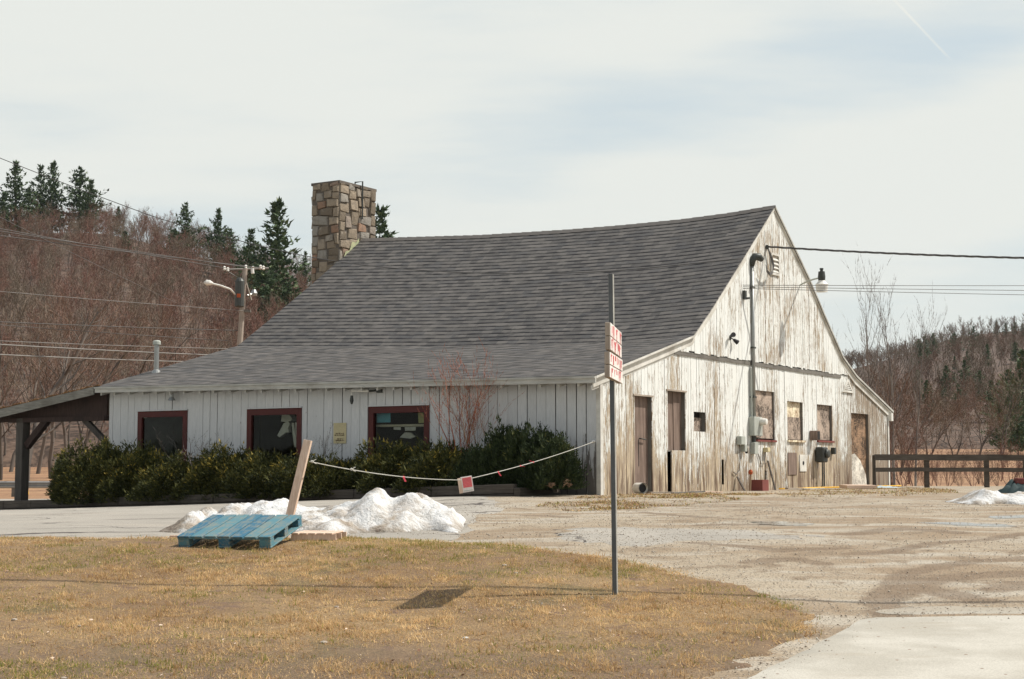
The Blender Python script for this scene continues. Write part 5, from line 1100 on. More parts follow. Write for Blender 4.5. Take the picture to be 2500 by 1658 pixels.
for xx_ in (.0, .51, 1.02):
    for yy_ in (0.01, .47, .93): slat((xx_+.005, yy_, .02), (xx_+.145, yy_+.12, .097), 'block')
    slat((xx_, .0, .0), (xx_+.15, Dp, .019), 'bottom_board')
o2 = at(711, 1320, 19.25); o2.z = float(gz(o2.x, o2.y)); p2 = thing('plain_pallet', 'small unpainted pallet half hidden behind the blue pallet', 'pallet', tuple(o2), math.radians(-3))
for yy_ in (0, .42, .8):
    mb = MB(); mb.box((0, yy_, .035), (.55, yy_+.035, .10)).box((0, yy_, 0), (.1, yy_+.035, .0349)).box((.2, yy_, 0), (.34, yy_+.035, .0349)).box((.44, yy_, 0), (.55, yy_+.035, .0349)); mb.build('stringer', M['newwood'], p2)
for xx_ in np.arange(0, .5, .105): MB().box((float(xx_), -.01, .101), (float(xx_)+.085, .85, .116)).build('deck_board', M['newwood'], p2)
b0 = at(697, 1306, 20.0); b1 = at(752, 1075, 20.15); d = (b1-b0).normalized(); sx = Vector((1, -.35, 0)).normalized(); sx = (sx-d*sx.dot(d)).normalized(); sy = d.cross(sx)
t = thing('leaning_board', 'raw pine board standing tilted in the snow with the rope tied to it', 'board', tuple(b0)); Lb = (b1-b0).length
MB().hexa([sx*a*.055+sy*b_*.022+d*c for c in (-.1, Lb) for a, b_ in ((-1, -1), (1, -1), (1, 1), (-1, 1))]).build('board_body', M['newwood'], t, bevel=.003)
MB().box((-.02, .2, 0), (.0, .28, .02)).box((0, .2, 0), (.001, .201, .001))
o = MB().box((-.06, -.1, 0), (.28, .02, .035)).build('wood_scrap', M['newwood']); o.location = ground_hit(430, 1314); tag(o, 'orange-brown wood offcut at the left end of the snow pile', 'offcut')
# rope and sign
ra_ = at(757, 1127, 20.0)-Vector((0, .06, 0)); rm = at(1132, 1172, 25.35); rb = B(-.035, F(1453, 1078)[0], F(1453, 1078)[1])
def sagline(a, b_, sag, n=14): return [a.lerp(b_, i/n)-Vector((0, 0, sag*4*(i/n)*(1-i/n))) for i in range(n+1)]
pts = sagline(ra_, rm, .06)+sagline(rm, rb, .05)[1:]
rp = thing('rope', 'pale rope strung from the leaning board to the barn corner', 'rope', tuple(ra_)); MB().tube([p-ra_ for p in pts], .0065, 6).build('rope_line', M['rope'], rp)
for q in (0, 3):
    p = (pts[q]+Vector((.03, .02, 0)))-ra_; MB().lathe([(.004, -.03), (.022, 0), (.004, .03)], p, (1, 1, 0), 8).tube([p, p+Vector((.05, .03, .03))], .006, 5).tube([p, p+Vector((.05, .03, -.03))], .006, 5).build('knot', M['rope'], rp)
MB().lathe([(.02, -.05), (.03, 0), (.02, .05)], rb-ra_+Vector((-.02, 0, 0)), (1, .5, .2), 8).build('knot', M['white'], rp)
for i, (px, py, lab) in enumerate(((986, 1157, 'pink ribbon tied to the rope left of the hanging sign'), (1216, 1149, 'pink ribbon tied to the rope nearest right of the hanging sign'), (1270, 1134, 'flattened pink ribbon in the middle of the right rope'), (1302, 1122, 'pink ribbon tied to the rope nearest the barn'))):
    best = min(((p, j/20) for j in range(len(pts)-1) for p in [pts[j]]), key=lambda q: abs(PCX+FOC*(q[0].x/q[0].y)-px)); 
    jj = [abs(PCX+FOC*(p.x/p.y)-px) for p in pts]; j = int(np.argmin(jj)); j2 = j+1 if (j+1 < len(pts) and (PCX+FOC*pts[j].x/pts[j].y) < px) else max(j-1, 0)
    A_, B_2 = pts[j], pts[j2]; fa, fb = PCX+FOC*A_.x/A_.y, PCX+FOC*B_2.x/B_2.y; tt = (px-fa)/(fb-fa) if abs(fb-fa) > 1e-6 else 0; c = A_.lerp(B_2, min(max(tt, 0), 1))
    dz = [-.07, -.07, -.015, .03][i]; dx = [.03, .05, .08, -.07][i]
    mb = MB(); mb.hexa([Vector((a*.014+dx*s_, b_*.004, dz*s_)) for s_ in (0, 1) for a, b_ in ((-1, -1), (1, -1), (1, 1), (-1, 1))]).lathe([(.006, -.015), (.016, 0), (.006, .015)], (0, 0, 0), (1, .4, .3), 8)
    o = mb.build('ribbon', M['pink']); o.location = c; tag(o, lab, 'ribbon', 'pink ribbons on the rope')
c = at(1138, 1181, 25.3); t = thing('hanging_sign', 'small red and white boxed sign hanging from the rope', 'sign', tuple(c), math.radians(14))
Mt = Matrix.Rotation(math.radians(-9), 4, 'Y')
MB().box((-.075, -.03, -.135), (.105, .03, .115), M=Mt).build('sign_board', M['signwhite'], t); MB().box((-.125, -.02, -.14), (-.0751, .028, .105), M=Mt).build('frame_edge', M['newwood'], t)
MB().box((-.06, -.034, -.06), (.088, -.0305, .098), M=Mt).build('red_panel', M['redpaint'], t)
mb = MB(); r = random.Random(8)
for q in range(6):
    a = -.05
    while a < .075: b_ = a+r.uniform(.008, .02); mb.box((a, -.0365, .08-q*.023), (b_, -.0345, .084-q*.023), M=Mt); a = b_+.007
mb.build('printed_lines', M['palered'], t); MB().box((-.06, -.034, -.118), (.088, -.0305, -.105), M=Mt).build('printed_line', M['greymetal'], t)
# ------------------------------------------------------------------ sign post with two plank signs
pb = ground_hit(1504, 1459); Yp = pb.y; pt = at(1493, 668.5, Yp+.05); t = thing('sign_post', 'tall grey U-channel steel post leaning slightly on the lawn edge', 'post', tuple(pb)); d = pt-pb
mb = MB(); w0 = .021
for (x0, x1, y0, y1, mi) in ((-.026, .010, -.004, .0, 0), (.010, .0135, -.006, .052, 1), (-.0295, -.026, -.006, .052, 0), (.0135, .026, .048, .052, 1)):
    mb.hexa([Vector((x, y, -.4)) for x, y in ((x0, y0), (x1, y0), (x1, y1), (x0, y1))]+[Vector((x, y, 0))+d for x, y in ((x0, y0), (x1, y0), (x1, y1), (x0, y1))], mi)
mb.build('channel', [M['postmetal'], M['white']], t)  # right flange coloured white to paint in its sunlit side
def plank_sign(pyt, pyb, label, seed, xn, xf):
    Yn, Yf = Yp-.55, Yp+.55; A = at(xn, (pyt+pyb)/2, Yn); Bf = at(xf, (pyt+pyb)/2, Yf); A.z = Bf.z = (at(xn, pyt, Yp).z+at(xn, pyb, Yp).z)/2; hh_ = (at(xn, pyt, Yp).z-at(xn, pyb, Yp).z)/2
    ax = (Bf-A); Ls = ax.length; ax.normalize(); nr = Vector((ax.y, -ax.x, 0)); t = thing('plank_sign', label, 'sign', tuple(A), math.atan2(ax.y, ax.x), 'plank signs on the post')
    for q in range(2):
        z0_ = -hh_+q*hh_; MB().box((0, 0, z0_+.003), (Ls, .045, z0_+hh_-.003)).build('plank', [M['plank']], t, bevel=.004)
        MB().box((.005, -.006, z0_+.006), (Ls-.005, -.0005, z0_+hh_-.006)).build('painted_face', M['signwhite'], t)
    mb = MB(); r = random.Random(seed); a = .08
    while a < Ls-.1:                                          # dripping hand-painted strokes, worn past reading
        wd = r.uniform(.018, .04); q = r.choice([0, 1]) ; zt_ = hh_*r.choice([.88, .8, -.12, -.2]); ln = hh_*r.uniform(.25, .7); mb.box((a, -.009, zt_-ln), (a+wd, -.0065, zt_))
        if r.random() < .6: mb.box((a+wd*.3, -.0088, max(-hh_*.95, zt_-ln-hh_*r.uniform(.2, .7))), (a+wd*.5, -.0066, zt_-ln-.001))
        if r.random() < .45: mb.box((a+wd+.0005, -.009, zt_-ln*.3), (a+wd+.05, -.0065, zt_-ln*.12))
        a += wd+r.uniform(.012, .05)
    mb.build('painted_letters', M['redpaint'], t); return t
plank_sign(799, 865, 'upper white plank sign with dripping red letters', 4, 1489, 1516)
plank_sign(868, 930, 'lower white plank sign with dripping red letters', 5, 1487.5, 1518.5)
# ------------------------------------------------------------------ fence on the right
def fpt(px, Y_): x = (px-PCX)/FOC*Y_; return Vector((x, Y_, float(gz(x, Y_))))
fn_ = thing('rail_fence', 'dark two-rail timber fence running right from the barn', 'fence', tuple(fpt(2132, 44.6))); o0 = Vector(fn_.location)
pp = [fpt(2132, 44.6), fpt(2260, 45.0), fpt(2406, 45.4), fpt(2501, 45.6), fpt(2640, 46)]
for i, p in enumerate(pp):
    q = p-o0; s_ = .035 if i == 0 else .065; MB().box((q.x-s_, q.y-.0, q.z-.3), (q.x+s_, q.y+.12, q.z+.93)).build('post', M['fence'], fn_, bevel=.006)
for zr_, hh_ in ((.78, .17), (.45, .12)):
    for a, b_ in zip(pp[:-1], pp[1:]):
        a, b_ = a-o0, b_-o0; s_ = random.uniform(-.012, .012); MB().hexa([Vector((x, y, z)) for x, y, z in ((a.x, a.y-.045, a.z+zr_), (b_.x, b_.y-.045, b_.z+zr_+s_), (b_.x, b_.y-.003, b_.z+zr_+s_), (a.x, a.y-.003, a.z+zr_), (a.x, a.y-.045, a.z+zr_+hh_), (b_.x, b_.y-.045, b_.z+zr_+hh_+s_), (b_.x, b_.y-.003, b_.z+zr_+hh_+s_), (a.x, a.y-.003, a.z+zr_+hh_))]).build('rail', M['fence'], fn_)
# guardrail on the left
p0 = Vector((-62, 71, .45)); gr = thing('guardrail', 'galvanised highway guardrail across the road beyond the porch', 'guardrail', (-24, 72, 0)); mb = MB()
prf = [(0, .38), (-.07, .42), (-.07, .47), (0, .52), (0, .56), (-.07, .61), (-.07, .66), (0, .70)]
xa_, xb_ = -62, -13.5; V_ = []
for x in (xa_, xb_):
    zg = .47
    for (a, b_) in prf: V_.append((x+24, (x+24)*.06+a, zg+b_))
n = len(prf); mb.add(V_+[(x_, y_+.012, z_) for x_, y_, z_ in V_], [(i, i+1, i+1+n, i+n) for i in range(n-1)]+[(i+2*n, i+3*n, i+3*n+1, i+2*n+1) for i in range(n-1)]+[(0, 2*n, 2*n+1, 1)]); mb.build('rail', M['metal'], gr)
for x in np.arange(-60, -13, 1.95):
    MB().box((x+24-.08, (x+24)*.06+.014, .0), (x+24+.08, (x+24)*.06+.18, 1.12)).build('post', M['greypost'], gr)
c = at(153, 1192, 70.5); mb = MB(); t = thing('hazard_marker', 'yellow and black striped marker on the guardrail end', 'marker', (c.x, c.y, .47))
MB().box((-.14, 0, c.z-.47-.14), (.14, .02, c.z-.47+.12)).box((-.02, .001, 0), (.02, .019, c.z-.47-.141)).build('plate', M['yellow'], t); MB().hexa([(-.12, -.004, c.z-.59), (-.05, -.004, c.z-.59), (-.05, -.001, c.z-.59), (-.12, -.001, c.z-.59), (.0, -.004, c.z-.37), (.07, -.004, c.z-.37), (.07, -.001, c.z-.37), (.0, -.001, c.z-.37)]).build('stripe', M['black'], t)
t = thing('guy_marker', 'bright yellow guy-wire guard behind the porch post', 'guy guard', (at(69, 1180, 76).x, 76, .5)); MB().tube([(0, 0, 0), (-.16, 0, 1.25)], .05, 6).build('guard_tube', M['yellow'], t)
t = thing('field_box', 'small pale box on a post out in the field', 'field box', (at(144, 1140, 100).x, 100, 1.2)); MB().box((-.25, -.1, .3), (.25, .2, 1.2)).box((-.05, 0, -.3), (.05, .1, .299)).build('box_body', M['greymetal'], t)
# ------------------------------------------------------------------ utility pole and wires
YP = 84.; pbse = at(560, 1196, YP); ptop = at(598.5, 655, YP); up_ = thing('utility_pole', 'weathered utility pole with crossarm and transformer behind the low roof', 'utility pole', (pbse.x, YP, .4)); o0 = Vector(up_.location)
def Lp(px, py, Y_=YP): return at(px, py, Y_)-o0
MB().tube([(0, 0, 0), Lp(598.5, 655)], [.2, .13], 10).build('pole', M['pole'], up_, smooth=False)
MB().tube([Lp(545, 659), Lp(655, 655, YP+2)], .07, 6).tube([Lp(555, 662, YP-.3), Lp(600, 690)], .03, 4).build('crossarm', M['greypost'], up_)
for px, py, yy in ((548, 655, YP), (556, 658, YP), (600, 652, YP), (617, 655, YP+.8), (636, 652, YP+1.3), (643, 654, YP+1.6)):
    q = Lp(px, py, yy); MB().lathe([(.05, -.12), (.09, -.06), (.05, 0), (.09, .05), (.03, .12)], q, n=8).build('insulator', M['white'], up_)
q = Lp(585, 714, YP-.5); MB().lathe([(.2, -.8), (.25, -.75), (.25, .6), (.18, .72), (.08, .8)], q, n=12).build('transformer', M['darkmetal'], up_); q2 = q+Vector((0, -.26, -.2)); MB().box(q2+Vector((-.1, -.02, -.1)), q2+Vector((.1, 0, .1))).build('number_plate', M['orange'], up_)
MB().tube([Lp(616, 658), Lp(617, 668)], .09, 8).build('fuse', M['white'], up_); MB().tube([Lp(601, 690), Lp(614, 733)], .05, 5).build('brace', M['pole'], up_)
q = Lp(620, 716, YP+.5); MB().lathe([(.15, -.15), (.2, 0), (.1, .2)], q, n=10).tube([Lp(602, 722), q], .05, 5).build('bracket', M['metal'], up_); MB().box(Lp(592, 761)-Vector((0, .1, .04)), Lp(612, 758)+Vector((0, .1, .04))).build('crossbar', M['greypost'], up_)
st_l = thing('street_lamp', 'pale cobra-head street lamp reaching left from the utility pole', 'street lamp', (o0.x, YP, .4)); MB().tube([Lp(592, 735), Lp(578, 722, YP-.5), Lp(562, 706, YP-1), Lp(540, 698, YP-1.2), Lp(520, 693, YP-1.3)], [.04, .045, .05, .05, .05], 6).build('arm', M['white'], st_l)
MB().tube([Lp(520, 692.5, YP-1.3), Lp(512, 690.5, YP-1.3), Lp(504, 690, YP-1.3), Lp(498, 691, YP-1.3)], [.06, .14, .15, .05], 8).build('lamp_head', M['white'], st_l)
def wire(label, A, B_, sag, r_, m_='cable', grp='utility wires on the left', mid=None, cat='wire', name='overhead_wire'):
    pts = sagline(A, B_, sag, 24); o = MB().tube([p-A for p in pts], r_, 5).build(name, M[m_], smooth=True); o.location = A; tag(o, label, cat, grp); return o
wl = [((-40, 545), 74, (547, 654), YP, .022, 'cable', 'topmost of the three thin wires running left from the crossarm'), ((-40, 552), 74, (600, 652), YP, .022, 'cable', 'middle thin wire running left from the crossarm'), ((-40, 564), 74, (636, 654), YP+1, .022, 'cable', 'lowest of the three thin wires running left from the crossarm'),
      ((-40, 702), 74, (600, 759), YP, .016, 'palecable', 'pale single wire meeting the pole below the street lamp'), ((-40, 778), 74, (584, 807), YP, .022, 'cable', 'cable meeting the pole where it leaves the roof'), ((-40, 784), 74, (560, 832), YP, .016, 'cable', 'dark thin cable just under the one at the pole foot'),
      ((-40, 824), 68, (575, 852), 80, .018, 'palecable', 'thin upper cable of the low bundle left of the vent pipe'), ((-40, 832), 66, (545, 868), 80, .03, 'palecable', 'thick middle cable of the low bundle crossing behind the vent pipe'), ((-40, 857), 66, (480, 884), 80, .03, 'palecable', 'thick lowest cable of the low bundle crossing behind the vent pipe'),
      ((-40, 499), 40, (430, 739), 78, .008, 'cable', 'thin wire slanting down steeply across the bare hillside')]
for (a, Ya, b_, Yb, r_, m_, lab) in wl: pa_, pb2 = at(a[0], a[1], Ya), at(b_[0], b_[1], Yb); wire(lab, pa_+(pa_-pb2)*.9, pb2, .12, r_, m_)
# service drop passing over the roof to the gable rake
xk_, zk_ = G(1797, 634); kn = [at(*q) for q in ((-900, 60, 48), (-300, 262, 45), (0, 386, 43.5), (259, 486, 42.5), (455, 553, 41.8), (783, 632, 40.8), (1100, 664, 40), (1450, 664, 39.2))]+[B(xk_, -.16, zk_+.02)]; wp_ = []
for q in range(len(kn)-1):                                # smooth hanging curve through the surveyed points
    p0_, p1_, p2_, p3_ = kn[max(q-1, 0)], kn[q], kn[q+1], kn[min(q+2, len(kn)-1)]
    for h_ in range(8): t_ = h_/8; wp_.append(.5*((2*p1_)+(p2_-p0_)*t_+(2*p0_-5*p1_+4*p2_-p3_)*t_*t_+(3*p1_-p0_-3*p2_+p3_)*t_**3))
wp_.append(kn[-1]); o = MB().tube([p-wp_[0] for p in wp_], .011, 5).build('overhead_wire', M['cable'], smooth=True); o.location = wp_[0]; tag(o, 'single service wire slanting over the barn roof to the gable edge', 'wire', 'utility wires on the left')
thk = thing('service_cable', 'thick twisted power cable entering the gable from the right', 'cable', tuple(B(G(1864, 603)[0], -.1, G(1864, 603)[1]))); o0 = Vector(thk.location)
far_ = at(2620, 619, 36); far_ = far_+(far_-o0)*1.5; P1 = sagline(o0, far_+Vector((0, 0, .35)), .28, 130); mb = MB()
for ph in (0, 2.1, 4.2): mb.tube([p-o0+Vector((0, math.cos(i*.9+ph)*.016, math.sin(i*.9+ph)*.016)) for i, p in enumerate(P1)], .014, 5)
mb.build('twisted_cable', M['cable'], thk, smooth=True)
wh = Vector(B(G(1846, 648)[0], -.30, G(1846, 648)[1])); mb = MB()
for q in range(3):
    cc = [(1847, 648), (1851, 661+q*2), (1860, 668+q*3), (1869, 664+q*2), (1874-q*1.5, 650), (1872-q*2, 632), (1866-q, 614), (1864, 604)]
    mb.tube([B(G(px_, py_)[0], -.26+.02*j, G(px_, py_)[1])-o0 for j, (px_, py_) in enumerate(cc)], .013, 5)
mb.build('drip_loops', M['cable'], thk, smooth=True)
MB().box((-.03, -.03, -.06), (.03, .09, .04)).build('anchor', M['darkmetal'], thk)
for i, (py, lab) in enumerate(((694, 'upper of three thin wires leaving the gable to the right'), (707, 'middle of three thin wires leaving the gable to the right'), (719, 'lowest of three thin wires leaving the gable to the right'))):
    x_, z_ = G(1803, 697+i*4); pe_ = at(2620, py, 44); ps_ = B(x_, -.12, z_); wire(lab, ps_, pe_+(pe_-ps_)*1.3, .04, .008, grp='thin wires right of the gable')
# overhead line crossing high above the yard (its shadow crosses the lawn and the dirt)
def lift(p, h): return p+SUNV*(h/SUNV.z)
for lab, pa, pb_, h1, h2, sg_ in (('heavy span of roadside cable passing high over the yard', (-300, 1421), (2700, 1482), 8.2, 8.2, .0),):
    ga = [ground_hit(px, py) for px, py in ((-250, 1419), (0, 1416), (500, 1411), (900, 1402), (1250, 1405), (1500, 1420), (1800, 1445), (2100, 1465), (2500, 1472), (2700, 1474))]
    A_, B_ = lift(ga[0], 8.2), lift(ga[-1], 8.6); A_, B_ = A_+(A_-B_)*.6, B_+(B_-A_)*.6; pts = [A_.lerp(B_, i/30)-Vector((0, 0, .25*4*(i/30)*(1-i/30))) for i in range(31)]
    o = MB().tube([p-A_ for p in pts], .034, 6).build('roadside_cable', M['cable']); o.location = A_; tag(o, lab, 'cable')
# ------------------------------------------------------------------ clutter along the gable foot
def gfoot(px, out=.35):
    x, _ = G(px, 1180); p = B(x, -out); p.z = float(gz(p.x, p.y)); return p
p = gfoot(1524, .45); t = thing('drain_pipe', 'white drain pipe stub lying by the barn corner', 'pipe', tuple(p), math.radians(-48))
MB().tube([(-.28, .1, .13), (0, 0, .13)], .115, 16, cap=False).tube([(0, 0, .13), (-.28, .1, .13)], .098, 16, cap=False).lathe([(.09, 0), (.097, .004)], (-.05, .018, .13), (1, -.35, 0), 16, 1).build('pipe_body', [M['white'], M['black']], t)  # black disc inside the mouth paints in the pipe's inner shade
p = gfoot(1818, .4); t = thing('red_crate', 'dark red crate at the foot of the gable wall', 'crate', tuple(p), ROT+.1); MB().box((-.26, -.15, 0), (.26, .15, .05)).box((-.26, -.15, .05), (-.22, .15, .27)).box((.22, -.15, .05), (.26, .15, .27)).box((-.22, -.15, .05), (.22, -.12, .27)).box((-.22, .12, .05), (.22, .15, .27)).build('crate_body', M['oldred'], t)
p = gfoot(1803, .3); t = thing('orange_marker', 'short stake with a bright orange top beside the red crate', 'stake', tuple(p)); MB().tube([(0, 0, -.05), (.02, 0, .42)], .03, 6).build('stake', M['weed'], t); MB().lathe([(.04, 0), (.055, .06), (.03, .12)], (.02, 0, .40), n=8).build('stake_top', M['orange'], t)
def plank_scrap(px, out, L, Wd, H_, rz, m_, lab, name='scrap_board'):
    p = gfoot(px, out); o = MB().box((-L/2, -Wd/2, 0), (L/2, Wd/2, H_)).build(name, M[m_], bevel=.004); o.location = p+Vector((0, 0, .015)); o.rotation_euler = (random.uniform(-.03, .03), random.uniform(-.03, .03), rz); tag(o, lab, 'board', 'scrap boards at the gable foot')
plank_scrap(1992, 1.2, .9, .45, .09, .25, 'newwood', 'pale plank lying flat below the far boarded windows')
plank_scrap(1575, .5, .8, .12, .03, .4, 'plank', 'grey scrap board in front of the brown door')
plank_scrap(1600, .8, 1.0, .09, .03, .7, 'greypost', 'weathered lath right of the brown door foot')
plank_scrap(1660, .55, .9, .1, .03, .95, 'plank', 'scrap board below the tall boarded opening')
plank_scrap(1640, .9, .7, .12, .03, .5, 'newwood', 'short pale lath below the tall boarded opening')
plank_scrap(1888, .6, .8, .1, .04, .8, 'plank', 'grey board right of the red crate')
plank_scrap(1905, .9, .6, .12, .03, .3, 'dirtywhite', 'pale board scrap lying between the crate and the plank')
def leanb(px, L, w_, m_, lab, dx=.05):
    x, _ = G(px, 1180); p = B(x, -.30); p.z = float(gz(p.x, p.y)); o = MB().hexa([(0, 0, 0), (w_, 0, 0), (w_, .025, 0), (0, .025, 0), (dx, .22, L), (dx+w_, .22, L), (dx+w_, .245, L), (dx, .245, L)]).build('scrap_stick', M[m_]); o.location = p; o.rotation_euler = (0, 0, ROT); tag(o, lab, 'stick')
leanb(1866, .75, .07, 'fence', 'short dark slat leaning on the wall right of the crate'); leanb(1790, .35, .08, 'fence', 'stubby dark slat leaning left of the orange stake')
pts = [gfoot(px, .28+.12*math.sin(px*.05))+Vector((0, 0, .03)) for px in range(1880, 2175, 12)]
o = MB().tube([p-pts[0] for p in pts], .02, 6).build('garden_hose', M['yellow'], smooth=True); o.location = pts[0]; tag(o, 'yellow hose lying along the foot of the gable wall', 'hose')
def rag(px, out, w_, d_, m_, lab, name, h=.1, seed=0, wp=None):
    p = gfoot(px, out) if wp is None else wp; n = 18; V_ = []; 
    for i in range(n):
        for j in range(n):
            a, b_ = i/(n-1)-.5, j/(n-1)-.5; e = max(0, 1-(2*a)**4)*max(0, 1-(2*b_)**4); V_.append((a*w_*(1+.25*mn.noise(Vector((b_*4, seed, 0)))), b_*d_*(1+.3*mn.noise(Vector((a*4, seed, 5)))), e*(h*.35+h*abs(mn.noise(Vector((a*5+seed, b_*5, 2)))))+.012))
    I_ = np.arange(n*n).reshape(n, n); Qs = np.stack([I_[:-1, :-1], I_[1:, :-1], I_[1:, 1:], I_[:-1, 1:]], -1).reshape(-1, 4); o = rawmesh(name, np.array(V_), Qs, M[m_]); o.location = p; o.rotation_euler = (0, 0, .7); tag(o, lab, 'tarp' if 'tarp' in name else 'litter')
rag(2050, 1.2, 1.5, .45, 'tarp', 'pale blue tarp scrap lying on the grass before the far door', 'tarp_scrap', .06, 3)
pw = ground_hit(2492, 1212); rag(0, 0, 1.3, .8, 'teal', 'dark teal tarp heap behind the right snow pile', 'tarp_heap', .27, 4, wp=at(2500, 1205, 31)*1)
o = MB().box((-.1, -.1, 0), (.12, .1, .12)).build('brick', M['oldred'], bevel=.01); o.location = at(2491, 1172, 31.0); o.location.z -= .08; tag(o, 'reddish block on top of the dark tarp heap', 'block')
for i, (px, py, s_, lab) in enumerate(((791, 1571, .05, 'flat tan stone on the lawn left of centre'), (1137, 1561, .035, 'round white stone on the lawn near the bottom centre'), (1232, 1382, .045, 'pale stone near the top of the lawn'), (155, 1658, .035, 'small pale stone at the bottom left of the lawn'), (1260, 1400, .03, 'small pale stone just right of the sign shadow'), (195, 1530, .03, 'pale stone on the left part of the lawn'), (35, 1515, .04, 'flat pale stone near the left picture edge'), (822, 1485, .035, 'flat pale chip left of the sign shadow'))):
    s_ *= .55; p = ground_hit(px, py, .02); r = random.Random(i); mb = MB(); mb.lathe([(s_*.5, -.01), (s_, s_*.2), (s_*.85, s_*.55), (s_*.3, s_*.75)], (0, 0, .0), n=9); mb.v = [(x*(1+r.uniform(-.15, .15))*1.25, y*(1+r.uniform(-.15, .15)), z) for x, y, z in mb.v]
    o = mb.build('stone', M['white'] if i == 1 else M['pebble']); o.location = p+Vector((0, 0, .02)); tag(o, lab, 'stone', 'loose stones on the lawn')
# ------------------------------------------------------------------ grass, leaf litter, gravel (uncountable)
def in_poly(P, X, Y):
    ins = np.zeros(X.shape, bool); n = len(P)
    for i in range(n):
        a, b_ = P[i], P[(i+1) % n]; c = ((a[1] > Y) != (b_[1] > Y)) & (X < (b_[0]-a[0])*(Y-a[1])/(b_[1]-a[1]+1e-12)+a[0]); ins ^= c
    return ins
def vnoise(X, Y, s_, seed):
    r = np.random.default_rng(seed); T = r.random((64, 64)); x = X*s_+1000; y = Y*s_+1000; i = np.floor(x).astype(int); j = np.floor(y).astype(int); fx = x-i; fy = y-j; fx = fx*fx*(3-2*fx); fy = fy*fy*(3-2*fy)
    a = T[i % 64, j % 64]; b_ = T[(i+1) % 64, j % 64]; c = T[i % 64, (j+1) % 64]; d = T[(i+1) % 64, (j+1) % 64]; return a*(1-fx)*(1-fy)+b_*fx*(1-fy)+c*(1-fx)*fy+d*fx*fy
def blades(name, label, X, Y, dz, mats_, pick, tone, hmin, hmax, wdt, lean, seed, cat='grass'):
    r = np.random.default_rng(seed); N = len(X); Z = gz(X, Y)+dz; a = r.uniform(0, 6.28, N); h = r.uniform(hmin, hmax, N)*(.5+1.5*vnoise(X, Y, 7., seed+50)**2); la = r.uniform(0, 6.28, N); ll = np.abs(r.normal(size=N))*lean*h; w_ = r.uniform(.6, 1.4, N)*wdt
    b0_ = np.stack([X, Y, Z], 1); s_ = np.stack([np.cos(a)*w_, np.sin(a)*w_, 0*a], 1); tip = b0_+np.stack([np.cos(la)*ll, np.sin(la)*ll, np.maximum(h-ll*.45, .006)], 1)
    V_ = np.stack([b0_-s_, b0_+s_, tip], 1).reshape(-1, 3); T_ = np.arange(N*3).reshape(-1, 3); o = rawmesh(name, V_, T_, mats_, pick, col=np.repeat(tone, 3)); tag(o, label, cat, kind='stuff'); return o
r = np.random.default_rng(21); N = 900000; Yg = np.sqrt(r.uniform(9.5**2, 21**2, N)); Xg = r.uniform(-1, 1, N)*(.345*Yg+.4)
P_ = np.array(LAWN); D_, _, _ = sdf_poly(rough_poly(LAWN, .5, .08, 1), Xg, Yg); k_ = D_ < r.normal(size=N)*.07+.0; Xg, Yg, D_ = Xg[k_], Yg[k_], D_[k_]
den = .35+.9*vnoise(Xg, Yg, .9, 1)-.7*vnoise(Xg, Yg, 3.1, 2)-.35*sm(14.2, 11.2, Yg)*vnoise(Xg, Yg, 1.4, 6); k_ = r.random(len(Xg)) < den+.1; Xg, Yg, D_ = Xg[k_], Yg[k_], D_[k_]
gr_ = vnoise(Xg, Yg, .8, 3)*.6+vnoise(Xg, Yg, 3.0, 4)*.4; pick = (r.random(len(Xg)) < np.clip((gr_-.50)*2.0, 0, .6)+.55*sm(-.9, -.1, D_)*sm(1.5, 3, Xg)*(gr_ > .42)+.05).astype(int)
tone = np.clip(.3*vnoise(Xg, Yg, 1.3, 5)+.45*vnoise(Xg, Yg, 9., 15)+.5*r.random(len(Xg))**1.5-.08, 0, 1); print('blades', len(Xg))
blades('dead_grass', 'short matted straw-coloured grass with green patches', Xg, Yg, .015, [M['straw'], M['greengrass']], pick, tone, .014, .050, .0046, 1.7, 5)
def strip_pts(pxpoly, N, seed): 
    P = np.array(polypx(pxpoly)); r = np.random.default_rng(seed); x = r.uniform(P[:, 0].min(), P[:, 0].max(), N); y = r.uniform(P[:, 1].min(), P[:, 1].max(), N); k_ = in_poly(P, x, y) & (r.random(N) < -.18+1.0*vnoise(x, y, 1.1, seed)*vnoise(x, y, 4., seed+1)*1.7); return x[k_], y[k_], r
for (poly, N, lab) in (([(1290, 1240), (1400, 1216), (1470, 1207), (1600, 1207), (1800, 1204), (1890, 1206), (1800, 1222), (1650, 1236), (1500, 1246), (1400, 1250)], 90000, 'rusty dead leaves and grass strewn before the barn corner'), ([(1880, 1200), (2000, 1196), (2170, 1188), (2330, 1196), (2340, 1204), (2200, 1212), (2050, 1213), (1900, 1213)], 70000, 'matted dry grass strip along the far end of the gable')):
    x, y, r = strip_pts(poly, N, N); blades('leaf_litter', lab, x, y, .0, [M['darkstraw'], M['greengrass'], M['straw']], r.choice([0, 0, 0, 1, 2], len(x)), r.random(len(x)), .01, .05, .010, 2.0, 7, 'dry leaves')
r = np.random.default_rng(33); N = 42000; Yg = r.uniform(11, 31, N); Xg = r.uniform(-.1, .36, N)*Yg; ins = in_poly(LAWN, Xg, Yg) | in_poly(PAVE, Xg, Yg); dp, _, _ = sdf_poly(PAVE, Xg, Yg); k_ = ((~ins) & (r.random(N) < vnoise(Xg, Yg, .7, 8)**1.3*1.4)) | ((dp < 0) & (r.random(N) < .5*np.exp(dp*6)))
